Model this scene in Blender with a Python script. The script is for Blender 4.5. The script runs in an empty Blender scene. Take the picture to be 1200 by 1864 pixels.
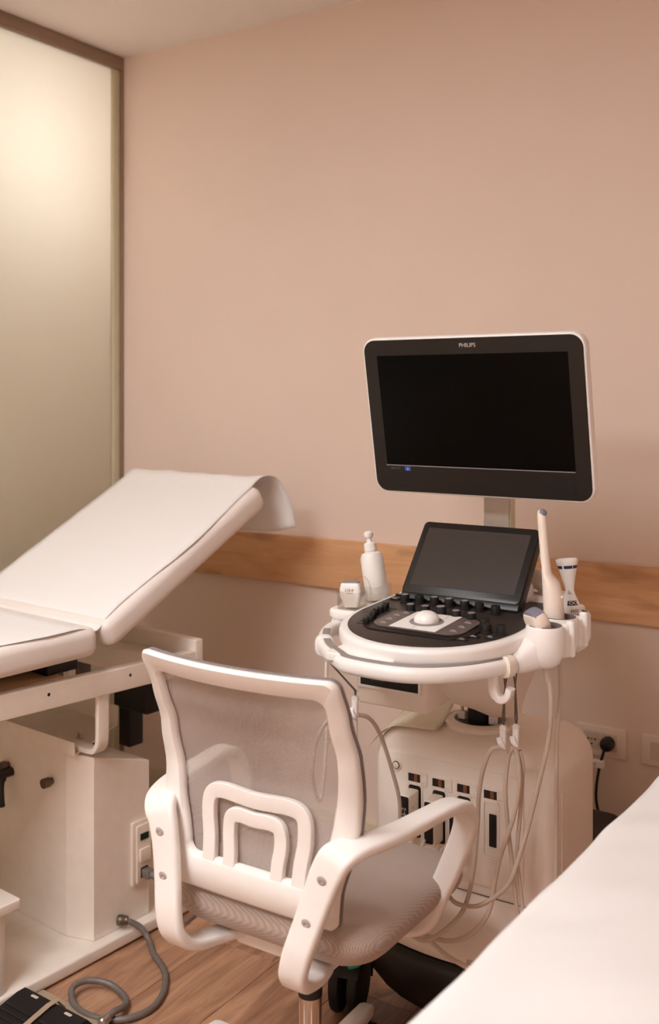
import bpy, bmesh, math, random
from mathutils import Vector, Matrix
random.seed(7)
scene = bpy.context.scene
COL = scene.collection
R = math.radians

# ------------------------------------------------------------------ camera
cam_data = bpy.data.cameras.new('camera')
cam = bpy.data.objects.new('camera', cam_data)
COL.objects.link(cam)
cam.location = (0.0, 0.0, 1.39)
cam.rotation_euler = (R(90), 0, R(32.7))
cam_data.sensor_fit = 'AUTO'
cam_data.sensor_width = 36.0
cam_data.lens = 36.0 * 1870.0 / 1864.0
cam_data.shift_y = -212.0 / 1864.0
cam_data.clip_start = 0.05
cam_data.dof.use_dof = True
cam_data.dof.focus_distance = 2.12
cam_data.dof.aperture_fstop = 3.2
scene.camera = cam

# ------------------------------------------------------------------ world and exposure
world = bpy.data.worlds.new('world')
scene.world = world
world.use_nodes = True
world.node_tree.nodes['Background'].inputs[0].default_value = (1.0, 0.85, 0.72, 1)
world.node_tree.nodes['Background'].inputs[1].default_value = 0.05
vs = scene.view_settings
vs.view_transform = 'Standard'
vs.look = 'None'
vs.exposure = 0.0
vs.gamma = 1.0
vs.use_curve_mapping = False
scene.cycles.use_denoising = True
scene.cycles.max_bounces = 10
scene.cycles.diffuse_bounces = 6
scene.cycles.transparent_max_bounces = 16

LAMP_COL = (1.0, 1.0, 1.01)
LAMP_W = 22.6          # emission strength of the ceiling panels
HALL_W = 150.0          # emission strength of the lamp behind the frosted glass


# ------------------------------------------------------------------ materials
def lin(c):
    return tuple(((x / 255) / 12.92 if x / 255 <= 0.04045 else ((x / 255 + 0.055) / 1.055) ** 2.4) for x in c)


def nodes(m):
    m.use_nodes = True
    return m.node_tree.nodes, m.node_tree.links, m.node_tree.nodes['Principled BSDF']


def mat(name, rgb, rough=0.5, metal=0.0, noise=0.03, scale=30.0, bump=0.0, bscale=200.0, coat=0.0, spec=0.5, trans=0.0, sss=0.0):
    """Principled material with a little procedural mottling and relief."""
    m = bpy.data.materials.new(name)
    N, L, p = nodes(m)
    c = lin(rgb)
    tc = N.new('ShaderNodeTexCoord')
    nz = N.new('ShaderNodeTexNoise')
    nz.inputs['Scale'].default_value = scale
    nz.inputs['Detail'].default_value = 4
    L.new(tc.outputs['Object'], nz.inputs['Vector'])
    rp = N.new('ShaderNodeValToRGB')
    rp.color_ramp.elements[0].position = 0.3
    rp.color_ramp.elements[1].position = 0.7
    rp.color_ramp.elements[0].color = (*[x * (1 - noise) for x in c], 1)
    rp.color_ramp.elements[1].color = (*[min(1, x * (1 + noise)) for x in c], 1)
    L.new(nz.outputs['Fac'], rp.inputs['Fac'])
    L.new(rp.outputs['Color'], p.inputs['Base Color'])
    p.inputs['Roughness'].default_value = rough
    p.inputs['Metallic'].default_value = metal
    p.inputs['Coat Weight'].default_value = coat
    p.inputs['Specular IOR Level'].default_value = spec
    p.inputs['Transmission Weight'].default_value = trans
    if bump:
        n2 = N.new('ShaderNodeTexNoise')
        n2.inputs['Scale'].default_value = bscale
        L.new(tc.outputs['Object'], n2.inputs['Vector'])
        b = N.new('ShaderNodeBump')
        b.inputs['Strength'].default_value = bump
        b.inputs['Distance'].default_value = 0.002
        L.new(n2.outputs['Fac'], b.inputs['Height'])
        L.new(b.outputs['Normal'], p.inputs['Normal'])
    return m


def wood(name, dark, light, axis, rough=0.45, stretch=14.0, scale=3.0, knots=True, vary=0.25):
    m = bpy.data.materials.new(name)
    N, L, p = nodes(m)
    tc = N.new('ShaderNodeTexCoord')
    oi = N.new('ShaderNodeObjectInfo')
    off = N.new('ShaderNodeVectorMath'); off.operation = 'SCALE'
    off.inputs[0].default_value = (13.7, 7.3, 3.1)
    L.new(oi.outputs['Random'], off.inputs['Scale'])
    add = N.new('ShaderNodeVectorMath'); add.operation = 'ADD'
    L.new(tc.outputs['Object'], add.inputs[0]); L.new(off.outputs[0], add.inputs[1])
    mp = N.new('ShaderNodeMapping')
    s = [scale * stretch] * 3
    s[axis] = scale
    mp.inputs['Scale'].default_value = s
    L.new(add.outputs[0], mp.inputs['Vector'])
    n1 = N.new('ShaderNodeTexNoise')
    n1.inputs['Scale'].default_value = 1.0
    n1.inputs['Detail'].default_value = 9
    n1.inputs['Roughness'].default_value = 0.62
    n1.inputs['Distortion'].default_value = 1.4
    L.new(mp.outputs[0], n1.inputs['Vector'])
    rp = N.new('ShaderNodeValToRGB')
    rp.color_ramp.elements[0].position = 0.28
    rp.color_ramp.elements[1].position = 0.72
    rp.color_ramp.elements[0].color = (*lin(dark), 1)
    rp.color_ramp.elements[1].color = (*lin(light), 1)
    L.new(n1.outputs['Fac'], rp.inputs['Fac'])
    out = rp.outputs['Color']
    if knots:
        n2 = N.new('ShaderNodeTexNoise')
        mp2 = N.new('ShaderNodeMapping')
        s2 = [9.0] * 3
        s2[axis] = 3.0
        mp2.inputs['Scale'].default_value = s2
        L.new(add.outputs[0], mp2.inputs['Vector'])
        n2.inputs['Scale'].default_value = 1.0
        n2.inputs['Detail'].default_value = 3
        L.new(mp2.outputs[0], n2.inputs['Vector'])
        r2 = N.new('ShaderNodeValToRGB')
        r2.color_ramp.elements[0].position = 0.26
        r2.color_ramp.elements[1].position = 0.40
        r2.color_ramp.elements[0].color = (0.35, 0.28, 0.24, 1)
        r2.color_ramp.elements[1].color = (1, 1, 1, 1)
        L.new(n2.outputs['Fac'], r2.inputs['Fac'])
        mx = N.new('ShaderNodeMix'); mx.data_type = 'RGBA'; mx.blend_type = 'MULTIPLY'
        mx.inputs[0].default_value = 0.8
        L.new(out, mx.inputs[6]); L.new(r2.outputs['Color'], mx.inputs[7])
        out = mx.outputs[2]
    hv = N.new('ShaderNodeHueSaturation')
    mr = N.new('ShaderNodeMapRange')
    mr.inputs['To Min'].default_value = 1 - vary
    mr.inputs['To Max'].default_value = 1 + vary * 0.5
    L.new(oi.outputs['Random'], mr.inputs['Value'])
    L.new(mr.outputs[0], hv.inputs['Value'])
    L.new(out, hv.inputs['Color'])
    L.new(hv.outputs['Color'], p.inputs['Base Color'])
    p.inputs['Roughness'].default_value = rough
    b = N.new('ShaderNodeBump'); b.inputs['Strength'].default_value = 0.12; b.inputs['Distance'].default_value = 0.001
    L.new(n1.outputs['Fac'], b.inputs['Height']); L.new(b.outputs['Normal'], p.inputs['Normal'])
    return m


def emit(name, col, s):
    m = bpy.data.materials.new(name)
    m.use_nodes = True
    N, L = m.node_tree.nodes, m.node_tree.links
    N.clear()
    e = N.new('ShaderNodeEmission'); o = N.new('ShaderNodeOutputMaterial')
    e.inputs[0].default_value = (*col, 1); e.inputs[1].default_value = s
    L.new(e.outputs[0], o.inputs[0])
    return m


def frosted(name):
    m = bpy.data.materials.new(name)
    m.use_nodes = True
    N, L = m.node_tree.nodes, m.node_tree.links
    N.clear()
    o = N.new('ShaderNodeOutputMaterial')
    tr = N.new('ShaderNodeBsdfTranslucent'); tr.inputs[0].default_value = (*lin((252, 250, 245)), 1)
    df = N.new('ShaderNodeBsdfDiffuse')
    tc = N.new('ShaderNodeTexCoord'); nz = N.new('ShaderNodeTexNoise'); nz.inputs['Scale'].default_value = 3
    rp = N.new('ShaderNodeValToRGB')
    rp.color_ramp.elements[0].color = (*lin((208, 198, 166)), 1); rp.color_ramp.elements[1].color = (*lin((213, 203, 172)), 1)
    L.new(tc.outputs['Object'], nz.inputs['Vector']); L.new(nz.outputs['Fac'], rp.inputs['Fac']); L.new(rp.outputs['Color'], df.inputs[0])
    m1 = N.new('ShaderNodeMixShader'); m1.inputs[0].default_value = 0.5
    L.new(tr.outputs[0], m1.inputs[1]); L.new(df.outputs[0], m1.inputs[2])
    gl = N.new('ShaderNodeBsdfGlossy'); gl.inputs['Roughness'].default_value = 0.45
    fr = N.new('ShaderNodeFresnel'); fr.inputs[0].default_value = 1.35
    m2 = N.new('ShaderNodeMixShader')
    L.new(fr.outputs[0], m2.inputs[0]); L.new(m1.outputs[0], m2.inputs[1]); L.new(gl.outputs[0], m2.inputs[2])
    L.new(m2.outputs[0], o.inputs[0])
    return m


def paper_mat(name, rgb):
    m = bpy.data.materials.new(name)
    N, L, p = nodes(m)
    tc = N.new('ShaderNodeTexCoord')
    nz = N.new('ShaderNodeTexNoise'); nz.inputs['Scale'].default_value = 7; nz.inputs['Detail'].default_value = 3
    mp = N.new('ShaderNodeMapping'); mp.inputs['Scale'].default_value = (2.5, 0.7, 1)
    L.new(tc.outputs['Object'], mp.inputs[0]); L.new(mp.outputs[0], nz.inputs['Vector'])
    b = N.new('ShaderNodeBump'); b.inputs['Strength'].default_value = 0.25; b.inputs['Distance'].default_value = 0.004
    L.new(nz.outputs['Fac'], b.inputs['Height']); L.new(b.outputs['Normal'], p.inputs['Normal'])
    n2 = N.new('ShaderNodeTexNoise'); n2.inputs['Scale'].default_value = 40
    rp = N.new('ShaderNodeValToRGB'); c = lin(rgb)
    rp.color_ramp.elements[0].color = (*[x * 0.98 for x in c], 1); rp.color_ramp.elements[1].color = (*c, 1)
    L.new(tc.outputs['Object'], n2.inputs['Vector']); L.new(n2.outputs['Fac'], rp.inputs['Fac']); L.new(rp.outputs['Color'], p.inputs['Base Color'])
    p.inputs['Roughness'].default_value = 0.8
    p.inputs['Specular IOR Level'].default_value = 0.2
    return m


def fabric_mat(name, rgb):
    """Knitted spacer-mesh upholstery: rows of tiny eyelets."""
    m = bpy.data.materials.new(name)
    N, L, p = nodes(m)
    tc = N.new('ShaderNodeTexCoord')
    prev = None
    for rz_, ry_ in ((12, 0), (102, 0), (12, 62)):
        mp = N.new('ShaderNodeMapping'); mp.inputs['Rotation'].default_value = (R(ry_), R(ry_), R(rz_))
        wv = N.new('ShaderNodeTexWave'); wv.wave_type = 'BANDS'; wv.bands_direction = 'X'
        wv.inputs['Scale'].default_value = 92.0; wv.inputs['Distortion'].default_value = 0.0
        L.new(tc.outputs['Object'], mp.inputs[0]); L.new(mp.outputs[0], wv.inputs['Vector'])
        if prev is None: prev = wv.outputs['Fac']
        else:
            ad = N.new('ShaderNodeMath'); ad.operation = 'ADD'
            L.new(prev, ad.inputs[0]); L.new(wv.outputs['Fac'], ad.inputs[1]); prev = ad.outputs[0]
    dv_ = N.new('ShaderNodeMath'); dv_.operation = 'MULTIPLY'; dv_.inputs[1].default_value = 1 / 3
    L.new(prev, dv_.inputs[0]); prev = dv_.outputs[0]
    rp = N.new('ShaderNodeValToRGB'); c = lin(rgb)
    rp.color_ramp.elements[0].position = 0.2; rp.color_ramp.elements[1].position = 0.62
    rp.color_ramp.elements[0].color = (*[x * 0.60 for x in c], 1); rp.color_ramp.elements[1].color = (*c, 1)
    L.new(prev, rp.inputs['Fac']); L.new(rp.outputs['Color'], p.inputs['Base Color'])
    b = N.new('ShaderNodeBump'); b.inputs['Strength'].default_value = 0.3; b.inputs['Distance'].default_value = 0.001
    L.new(prev, b.inputs['Height']); L.new(b.outputs['Normal'], p.inputs['Normal'])
    p.inputs['Roughness'].default_value = 0.85
    p.inputs['Sheen Weight'].default_value = 0.2
    return m


def hose_mat(name, rgb):
    return mat(name, rgb, 0.45, 0.2, 0.08, 60)


def clear_mat(name):
    m = bpy.data.materials.new(name)
    m.use_nodes = True
    N, L = m.node_tree.nodes, m.node_tree.links
    N.clear()
    o = N.new('ShaderNodeOutputMaterial')
    t = N.new('ShaderNodeBsdfTransparent'); t.inputs[0].default_value = (0.965, 0.955, 0.94, 1)
    g = N.new('ShaderNodeBsdfGlossy'); g.inputs['Roughness'].default_value = 0.08
    lw = N.new('ShaderNodeLayerWeight'); lw.inputs[0].default_value = 0.35
    mx = N.new('ShaderNodeMixShader')
    mul = N.new('ShaderNodeMath'); mul.operation = 'MULTIPLY'; mul.inputs[1].default_value = 0.45
    L.new(lw.outputs['Facing'], mul.inputs[0]); L.new(mul.outputs[0], mx.inputs[0]); L.new(t.outputs[0], mx.inputs[1]); L.new(g.outputs[0], mx.inputs[2]); L.new(mx.outputs[0], o.inputs[0])
    return m


M = dict(
    wall=mat('wall_paint', (230, 211, 198), 0.75, noise=0.012, scale=4, bump=0.05, bscale=350, spec=0.25),
    ceil=mat('ceiling_paint', (236, 228, 222), 0.9, noise=0.01, scale=4, spec=0.1),
    subfloor=mat('plank_joint', (48, 32, 24), 0.9),
    plank=wood('laminate_floor', (128, 86, 64), (214, 168, 134), 1, 0.42, 9, 2.2, True, 0.13),
    rail=wood('beech_rail', (204, 152, 108), (228, 182, 138), 0, 0.45, 12, 2.6, True, 0.0),
    alu=mat('bronze_aluminium', (150, 128, 110), 0.45, 0.35),
    alu_lt=mat('pale_aluminium', (205, 200, 172), 0.4, 0.2),
    frost=frosted('frosted_glass'),
    base=mat('white_skirting', (216, 206, 180), 0.5),
    lamp=emit('led_diffuser', LAMP_COL, LAMP_W),
    hall=emit('hall_lamp_glow', (1.0, 0.985, 0.95), HALL_W),
    white=mat('white_plastic', (244, 240, 237), 0.38, noise=0.01, coat=0.1),
    chairw=mat('chair_white_plastic', (246, 241, 237), 0.42, noise=0.015),
    cream=mat('cream_plastic', (238, 227, 214), 0.42, noise=0.015),
    mid=mat('machine_shell', (242, 231, 221), 0.45, noise=0.015),
    powder=mat('powder_coated_steel', (246, 238, 228), 0.5, noise=0.02, bump=0.05, bscale=500),
    black=mat('black_plastic', (20, 18, 18), 0.42),
    matteblack=mat('matte_black', (13, 12, 12), 0.6),
    bezel=mat('dark_bezel', (21, 16, 14), 0.38),
    panel=mat('control_panel_brown', (50, 41, 37), 0.42),
    screen=mat('monitor_glass', (3, 3, 3), 0.25, spec=0.12),
    tscreen=mat('touch_glass', (58, 50, 46), 0.3, spec=0.4),
    gray=mat('grey_rubber', (142, 134, 132), 0.5),
    dgray=mat('dark_grey_key', (104, 92, 88), 0.5),
    inner=mat('holder_lining', (124, 112, 108), 0.55),
    keytop=mat('key_mark', (190, 182, 176), 0.5),
    metal=mat('brushed_steel', (196, 190, 184), 0.3, 0.95),
    chrome=mat('chrome', (225, 215, 208), 0.12, 1.0),
    copper=mat('port_metal', (150, 96, 66), 0.4, 0.6),
    armgrey=mat('monitor_arm', (206, 194, 182), 0.42, 0.1),
    cable=mat('probe_cable', (208, 191, 177), 0.45),
    strap=mat('grey_elastic', (112, 102, 96), 0.6),
    lens=mat('probe_lens', (128, 128, 142), 0.4),
    probe=mat('probe_shell', (240, 226, 214), 0.33, coat=0.15),
    navy=mat('navy_print', (28, 40, 78), 0.45),
    blue=mat('blue_badge', (52, 92, 190), 0.5),
    teal=mat('teal_lever', (40, 150, 125), 0.45),
    clear=clear_mat('clear_acrylic'),
    paper=paper_mat('exam_paper', (240, 238, 237)),
    vinyl=mat('white_vinyl', (238, 230, 224), 0.45, noise=0.01, bump=0.04, bscale=60),
    notep=mat('cream_sheet', (238, 229, 212), 0.7),
    fabric=fabric_mat('grey_knit', (196, 178, 167)),
    mesh=mat('grey_mesh_thread', (196, 184, 178), 0.7),
    thread=mat('mesh_edge', (128, 118, 118), 0.8, noise=0.3, scale=600),
    hose=hose_mat('grey_conduit', (124, 116, 110)),
    kick=mat('pedal_beige', (176, 156, 134), 0.55),
    board=mat('beige_board', (196, 166, 130), 0.6),
    brass=mat('knob_metal', (112, 98, 84), 0.4, 0.7),
    green=mat('green_indicator', (8, 52, 42), 0.3),
    cord=mat('grey_cord', (118, 110, 106), 0.5),
    socket=mat('socket_white', (232, 216, 204), 0.4, noise=0.01),
    sockin=mat('socket_inner', (214, 196, 180), 0.4, noise=0.01),
    label=mat('print_light', (206, 196, 186), 0.6),
    slotin=mat('slot_dark', (34, 24, 20), 0.6),
)


# ------------------------------------------------------------------ mesh helpers
class B:
    """Collects geometry; build() links it as one mesh object."""
    def __init__(s):
        s.v = []; s.f = []

    def add(s, vs_, fs, X=None):
        o = len(s.v)
        s.v += [tuple(X @ Vector(p)) if X is not None else tuple(p) for p in vs_]
        s.f += [tuple(i + o for i in f) for f in fs]
        return s

    def loft(s, rings, cap=True, closed=False, X=None):
        n = len(rings[0]); k = len(rings)
        vs_ = [p for r in rings for p in r]
        fs = []
        for i in range(k if closed else k - 1):
            a = i * n; b = ((i + 1) % k) * n
            for j in range(n):
                j2 = (j + 1) % n
                fs.append((a + j, a + j2, b + j2, b + j))
        if cap and not closed:
            fs.append(tuple(range(n - 1, -1, -1)))
            fs.append(tuple((k - 1) * n + j for j in range(n)))
        return s.add(vs_, fs, X)

    def box(s, x0, x1, y0, y1, z0, z1, X=None):
        return s.loft([[(x0, y0, z), (x1, y0, z), (x1, y1, z), (x0, y1, z)] for z in (z0, z1)], X=X)

    def slab(s, outline, z0, z1, r=0.003, n=4, X=None, r0=None):
        """Extrude a convex 2-D outline with rounded lower and upper rims."""
        if r0 is None: r0 = r
        rings = []
        for i in range(n + 1):
            a = math.pi / 2 * i / n
            rings.append([(x, y, z0 + r0 * (1 - math.sin(a))) for x, y in offset(outline, -r0 * (1 - math.cos(a)))])
        rings.reverse()
        rings = rings[::-1]
        low = []
        for i in range(n + 1):
            a = math.pi / 2 * i / n
            low.append([(x, y, z0 + r0 * (1 - math.cos(a))) for x, y in offset(outline, -r0 * (1 - math.sin(a)))])
        top = []
        for i in range(n + 1):
            a = math.pi / 2 * i / n
            top.append([(x, y, z1 - r * (1 - math.sin(a))) for x, y in offset(outline, -r * (1 - math.cos(a)))])
        return s.loft(low + top, X=X)

    def rbox(s, x0, x1, y0, y1, z0, z1, r=0.004, rc=None, n=4, X=None):
        rc = max(rc if rc is not None else r, r) + 1e-5
        rc = min(rc, (x1 - x0) / 2 - 1e-5, (y1 - y0) / 2 - 1e-5)
        return s.slab([(x + (x0 + x1) / 2, y + (y0 + y1) / 2) for x, y in rrect((x1 - x0) / 2, (y1 - y0) / 2, rc, max(n, 3))], z0, z1, min(r, rc - 1e-6), n, X)

    def lathe(s, prof, seg=24, X=None):
        rings = [[(r * math.cos(2 * math.pi * j / seg), r * math.sin(2 * math.pi * j / seg), z) for j in range(seg)] for r, z in prof]
        return s.loft(rings, X=X)

    def cyl(s, p, q, r, seg=16, r2=None):
        p, q = Vector(p), Vector(q)
        X = frame(p, q - p)
        h = (q - p).length
        return s.lathe([(r, 0), (r if r2 is None else r2, h)], seg, X)

    def tube(s, pts, r, seg=8, closed=False):
        P = [Vector(p) for p in pts]
        n = len(P)
        ref = None
        rings = []
        for i in range(n):
            t = (P[(i + 1) % n] - P[i - 1]) if closed else (P[min(i + 1, n - 1)] - P[max(i - 1, 0)])
            t.normalize()
            if ref is None:
                ref = Vector((0, 0, 1)) if abs(t.z) < 0.9 else Vector((1, 0, 0))
            a = ref - t * ref.dot(t); a.normalize(); ref = a
            b = t.cross(a)
            rr = r[i] if isinstance(r, (list, tuple)) else r
            rings.append([tuple(P[i] + a * rr * math.cos(2 * math.pi * j / seg) + b * rr * math.sin(2 * math.pi * j / seg)) for j in range(seg)])
        return s.loft(rings, closed=closed)

    def ribbon(s, pts, wdir, w, h, rr=0.45, closed=False, n=3):
        """Sweep a rounded-rectangle section (width w along wdir, thickness h) along pts."""
        P = [Vector(p) for p in pts]
        k = len(P); rings = []
        for i in range(k):
            t = (P[(i + 1) % k] - P[i - 1]) if closed else (P[min(i + 1, k - 1)] - P[max(i - 1, 0)])
            t.normalize()
            wd = Vector(wdir(i) if callable(wdir) else wdir)
            wd = wd - t * wd.dot(t); wd.normalize()
            nn = t.cross(wd)
            ww = w[i] if isinstance(w, (list, tuple)) else w
            hh = h[i] if isinstance(h, (list, tuple)) else h
            sec = rrect(ww / 2, hh / 2, min(ww, hh) * rr, n)
            rings.append([tuple(P[i] + wd * a + nn * b) for a, b in sec])
        return s.loft(rings, closed=closed)

    def build(s, name, m, parent=None, angle=40, flat=False):
        me = bpy.data.meshes.new(name)
        me.from_pydata(s.v, [], s.f)
        bm = bmesh.new(); bm.from_mesh(me)
        bmesh.ops.recalc_face_normals(bm, faces=bm.faces)
        bm.to_mesh(me); bm.free()
        if not flat:
            me.polygons.foreach_set('use_smooth', [True] * len(me.polygons))
            me.set_sharp_from_angle(angle=R(angle))
        me.materials.append(M[m] if isinstance(m, str) else m)
        o = bpy.data.objects.new(name, me)
        COL.objects.link(o)
        if parent is not None: o.parent = parent
        return o


def frame(origin, z, xref=(0, 0, 1)):
    z = Vector(z).normalized()
    x = Vector(xref)
    if abs(x.dot(z)) > 0.95: x = Vector((1, 0, 0))
    x = (x - z * x.dot(z)).normalized()
    y = z.cross(x)
    X = Matrix((x, y, z)).transposed().to_4x4()
    X.translation = Vector(origin)
    return X


def basis(o, ex, ey, ez):
    X = Matrix((Vector(ex), Vector(ey), Vector(ez))).transposed().to_4x4()
    X.translation = Vector(o)
    return X


def rrect(hw, hh, r, n=4):
    pts = []
    for cx, cy, a0 in ((hw - r, hh - r, 0), (-hw + r, hh - r, 90), (-hw + r, -hh + r, 180), (hw - r, -hh + r, 270)):
        for i in range(n + 1):
            a = R(a0 + 90 * i / n)
            pts.append((cx + r * math.cos(a), cy + r * math.sin(a)))
    return pts


def offset(out, d):
    if abs(d) < 1e-9: return list(out)
    n = len(out); res = []
    for i in range(n):
        x0, y0 = out[i - 1]; x1, y1 = out[i]; x2, y2 = out[(i + 1) % n]
        def nrm(ax, ay, bx, by):
            l = math.hypot(bx - ax, by - ay) or 1e-9
            return ((by - ay) / l, -(bx - ax) / l)
        a = nrm(x0, y0, x1, y1); b = nrm(x1, y1, x2, y2)
        mx, my = a[0] + b[0], a[1] + b[1]
        l2 = mx * mx + my * my
        if l2 < 1e-6: res.append((x1, y1)); continue
        k = 2 * d / l2
        res.append((x1 + mx * k, y1 + my * k))
    return res


def spline(pts, per=6, closed=False):
    P = [Vector(p) for p in pts]; n = len(P); out = []
    rng = n if closed else n - 1
    for i in range(rng):
        p0 = P[i - 1] if (i > 0 or closed) else P[0] * 2 - P[1]
        p1 = P[i]; p2 = P[(i + 1) % n]
        p3 = P[(i + 2) % n] if (closed or i + 2 < n) else P[-1] * 2 - P[-2]
        for j in range(per):
            t = j / per
            out.append(0.5 * ((2 * p1) + (p2 - p0) * t + (2 * p0 - 5 * p1 + 4 * p2 - p3) * t * t + (3 * p1 - p0 - 3 * p2 + p3) * t ** 3))
    if not closed: out.append(P[-1])
    return [tuple(p) for p in out]


def interp(x, tab):
    if x <= tab[0][0]: return tab[0][1]
    for (a, fa), (b, fb) in zip(tab, tab[1:]):
        if x <= b:
            t = (x - a) / (b - a); t = t * t * (3 - 2 * t) * 0.5 + t * 0.5
            return fa + (fb - fa) * t
    return tab[-1][1]


def thing(name, label, cat, loc=(0, 0, 0), rz=0.0, group=None):
    o = bpy.data.objects.new(name, None)
    o.empty_display_size = 0.05
    COL.objects.link(o)
    o.location = loc; o.rotation_euler = (0, 0, rz)
    o['label'] = label; o['category'] = cat
    if group: o['group'] = group
    return o


def tag(o, label, cat, group=None):
    o['label'] = label; o['category'] = cat
    if group: o['group'] = group
    return o


def struct(o):
    o['kind'] = 'structure'
    return o


def text(name, body, size, X, m, parent, extrude=0.0002, shear=0.0, align='CENTER'):
    cu = bpy.data.curves.new(name, 'FONT')
    cu.body = body; cu.size = size; cu.extrude = extrude; cu.shear = shear
    cu.align_x = align; cu.align_y = 'CENTER'; cu.resolution_u = 3
    t = bpy.data.objects.new(name + '_tmp', cu); COL.objects.link(t)
    bpy.context.view_layer.update()
    me = bpy.data.meshes.new_from_object(t.evaluated_get(bpy.context.evaluated_depsgraph_get()))
    bpy.data.objects.remove(t); bpy.data.curves.remove(cu)
    me.transform(X)
    me.materials.clear(); me.materials.append(M[m])
    o = bpy.data.objects.new(name, me); COL.objects.link(o)
    if parent is not None: o.parent = parent
    return o


def copy_to(o, parent, loc=None, rot=None):
    c = o.copy(); COL.objects.link(c); c.parent = parent
    if loc is not None: c.location = loc
    if rot is not None: c.rotation_euler = rot
    return c


# ================================================================== THE ROOM
XL, XR, YB, YF, ZC = -2.63, 1.3, 2.70, -1.5, 2.60
XH = -4.1                                       # far wall of the corridor behind the frosted glass

floor = struct(B().box(XH, XR, YF, YB, -0.06, -0.009).build('floor', 'subfloor'))
pw, pl = 0.19, 1.25
plank_mesh = B().rbox(-pw / 2 + 0.0006, pw / 2 - 0.0006, -pl / 2 + 0.0006, pl / 2 - 0.0006, -0.009, 0.0, 0.0008, n=1).build('plank', 'plank', floor)
first = True
ix = 0
x = XL + 0.02
while x < XR - 0.02:
    y = YF - random.choice((0.2, 0.45, 0.7, 0.95))
    while y < YB - 0.02:
        cy = y + pl / 2
        lo, hi = max(y, YF), min(y + pl, YB)
        if hi - lo > 0.05:
            o = plank_mesh if first else copy_to(plank_mesh, floor)
            first = False
            o.location = (min(x + pw / 2, XR - pw / 2), (lo + hi) / 2, 0)
            o.scale = (1, (hi - lo) / pl, 1)
        y += pl
    x += pw

wall_back = struct(B().box(XH, XR, YB, YB + 0.12, -0.06, ZC + 0.1).build('wall_back', 'wall'))
struct(B().box(XR, XR + 0.12, YF - 0.12, YB + 0.12, -0.06, ZC + 0.1).build('wall_right', 'wall'))
struct(B().box(XH, XR, YF - 0.12, YF, -0.06, ZC + 0.1).build('wall_front', 'wall'))
struct(B().box(XH - 0.12, XH, YF - 0.12, YB + 0.12, -0.06, ZC + 0.1).build('wall_outer', 'wall'))
struct(B().box(XH, XR, YF, YB, ZC, ZC + 0.1).build('ceiling', 'ceil'))

# frosted glass partition on the left: panes in a slim metal frame
win = struct(B().rbox(XL - 0.03, XL + 0.022, YF, YB - 0.001, 2.553, ZC - 0.001, 0.002).build('window_1', 'alu'))
B().rbox(XL - 0.022, XL + 0.022, YB - 0.012, YB - 0.001, 0.0, 2.553, 0.002).build('corner_shade_strip', 'alu', win)  # dark strip standing in for the shadow line beside the room corner
B().rbox(XL - 0.012, XL + 0.014, YB - 0.046, YB - 0.012, 0.04, 2.553, 0.003).build('frame_strip', 'alu_lt', win)
B().rbox(XL - 0.03, XL + 0.02, YF, YB - 0.0125, 0.001, 0.04, 0.002).build('bottom_rail', 'alu', win)
yy = [YB - 0.046, 1.55, 0.25, YF]
for a, b in zip(yy, yy[1:]):
    B().box(XL - 0.005, XL + 0.005, b + 0.002, a - 0.002, 0.04, 2.553).build('glass_pane', 'frost', win)

# skirting along the back wall and the wooden bumper rail
struct(B().rbox(XL + 0.023, XR, YB - 0.014, YB, 0.0, 0.093, 0.002).build('baseboard_back', 'base'))
struct(B().rbox(XL + 0.023, XR, YB - 0.022, YB - 0.0005, 0.793, 0.944, 0.003).build('trim_1', 'rail'))

# lamp on the far side of the frosted glass
hl = thing('corridor_lamp', 'glowing round lamp seen only as a bright haze through the frosted glass', 'lamp', (XL - 0.45, 2.30, 2.20))
B().lathe([(0.001, -0.075), (0.05, -0.06), (0.073, -0.02), (0.075, 0.0), (0.073, 0.02), (0.05, 0.06), (0.02, 0.074)], 20).build('globe', 'hall', hl)
B().lathe([(0.022, 0.074), (0.022, 0.10), (0.006, 0.105), (0.006, 0.37), (0.05, 0.375), (0.05, 0.3995)], 16).build('stem', 'alu', hl)

# recessed ceiling panels of the room (above and behind the camera)
def ceiling_panel(x, y, hx, hy, label):
    t = thing('ceiling_panel', label, 'ceiling light', (x, y, ZC), 0, 'recessed ceiling panels')
    f = B()
    for s in (-1, 1):
        f.box(s * hx - 0.012, s * hx + 0.012, -hy - 0.012, hy + 0.012, -0.012, -0.0005)
        f.box(-hx + 0.012, hx - 0.012, s * hy - 0.012, s * hy + 0.012, -0.012, -0.0005)
    f.build('panel_frame', 'white', t, flat=True)
    B().box(-hx + 0.012, hx - 0.012, -hy + 0.012, hy - 0.012, -0.008, -0.001).build('diffuser', 'lamp', t, flat=True)

ceiling_panel(-1.55, 0.55, 0.32, 0.32, 'square white ceiling light panel above the space between couch and chair')
ceiling_panel(-1.05, -0.70, 0.42, 0.42, 'square white ceiling light panel behind the camera by the rear wall')


# ================================================================== EXAMINATION COUCH (left)
AX = R(5.5)
couch = thing('examination_couch', 'white adjustable examination couch with raised backrest beside the frosted glass', 'couch', (-1.865, 1.538, 0), -AX)
B().rbox(-0.52, 0.0, -0.75, 0.77, 0.004, 0.035, 0.006, 0.01).build('plinth', 'powder', couch)
B().box(-0.50, -0.015, -0.73, 0.75, 0.0, 0.004).build('plinth_pad', 'black', couch)
# lifting column with a chamfered corner
co = [(-0.47, 0.262), (-0.105, 0.262), (-0.03, 0.288), (-0.03, 0.468), (-0.47, 0.468)]
cb0 = B().slab(co, 0.0352, 0.494, 0.003, 2)
cb0.v = [(a, b, z - max(0, b - 0.285) * 0.31 if z > 0.3 else z) for a, b, z in cb0.v]
column = cb0.build('column', 'powder', couch, 12)
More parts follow.
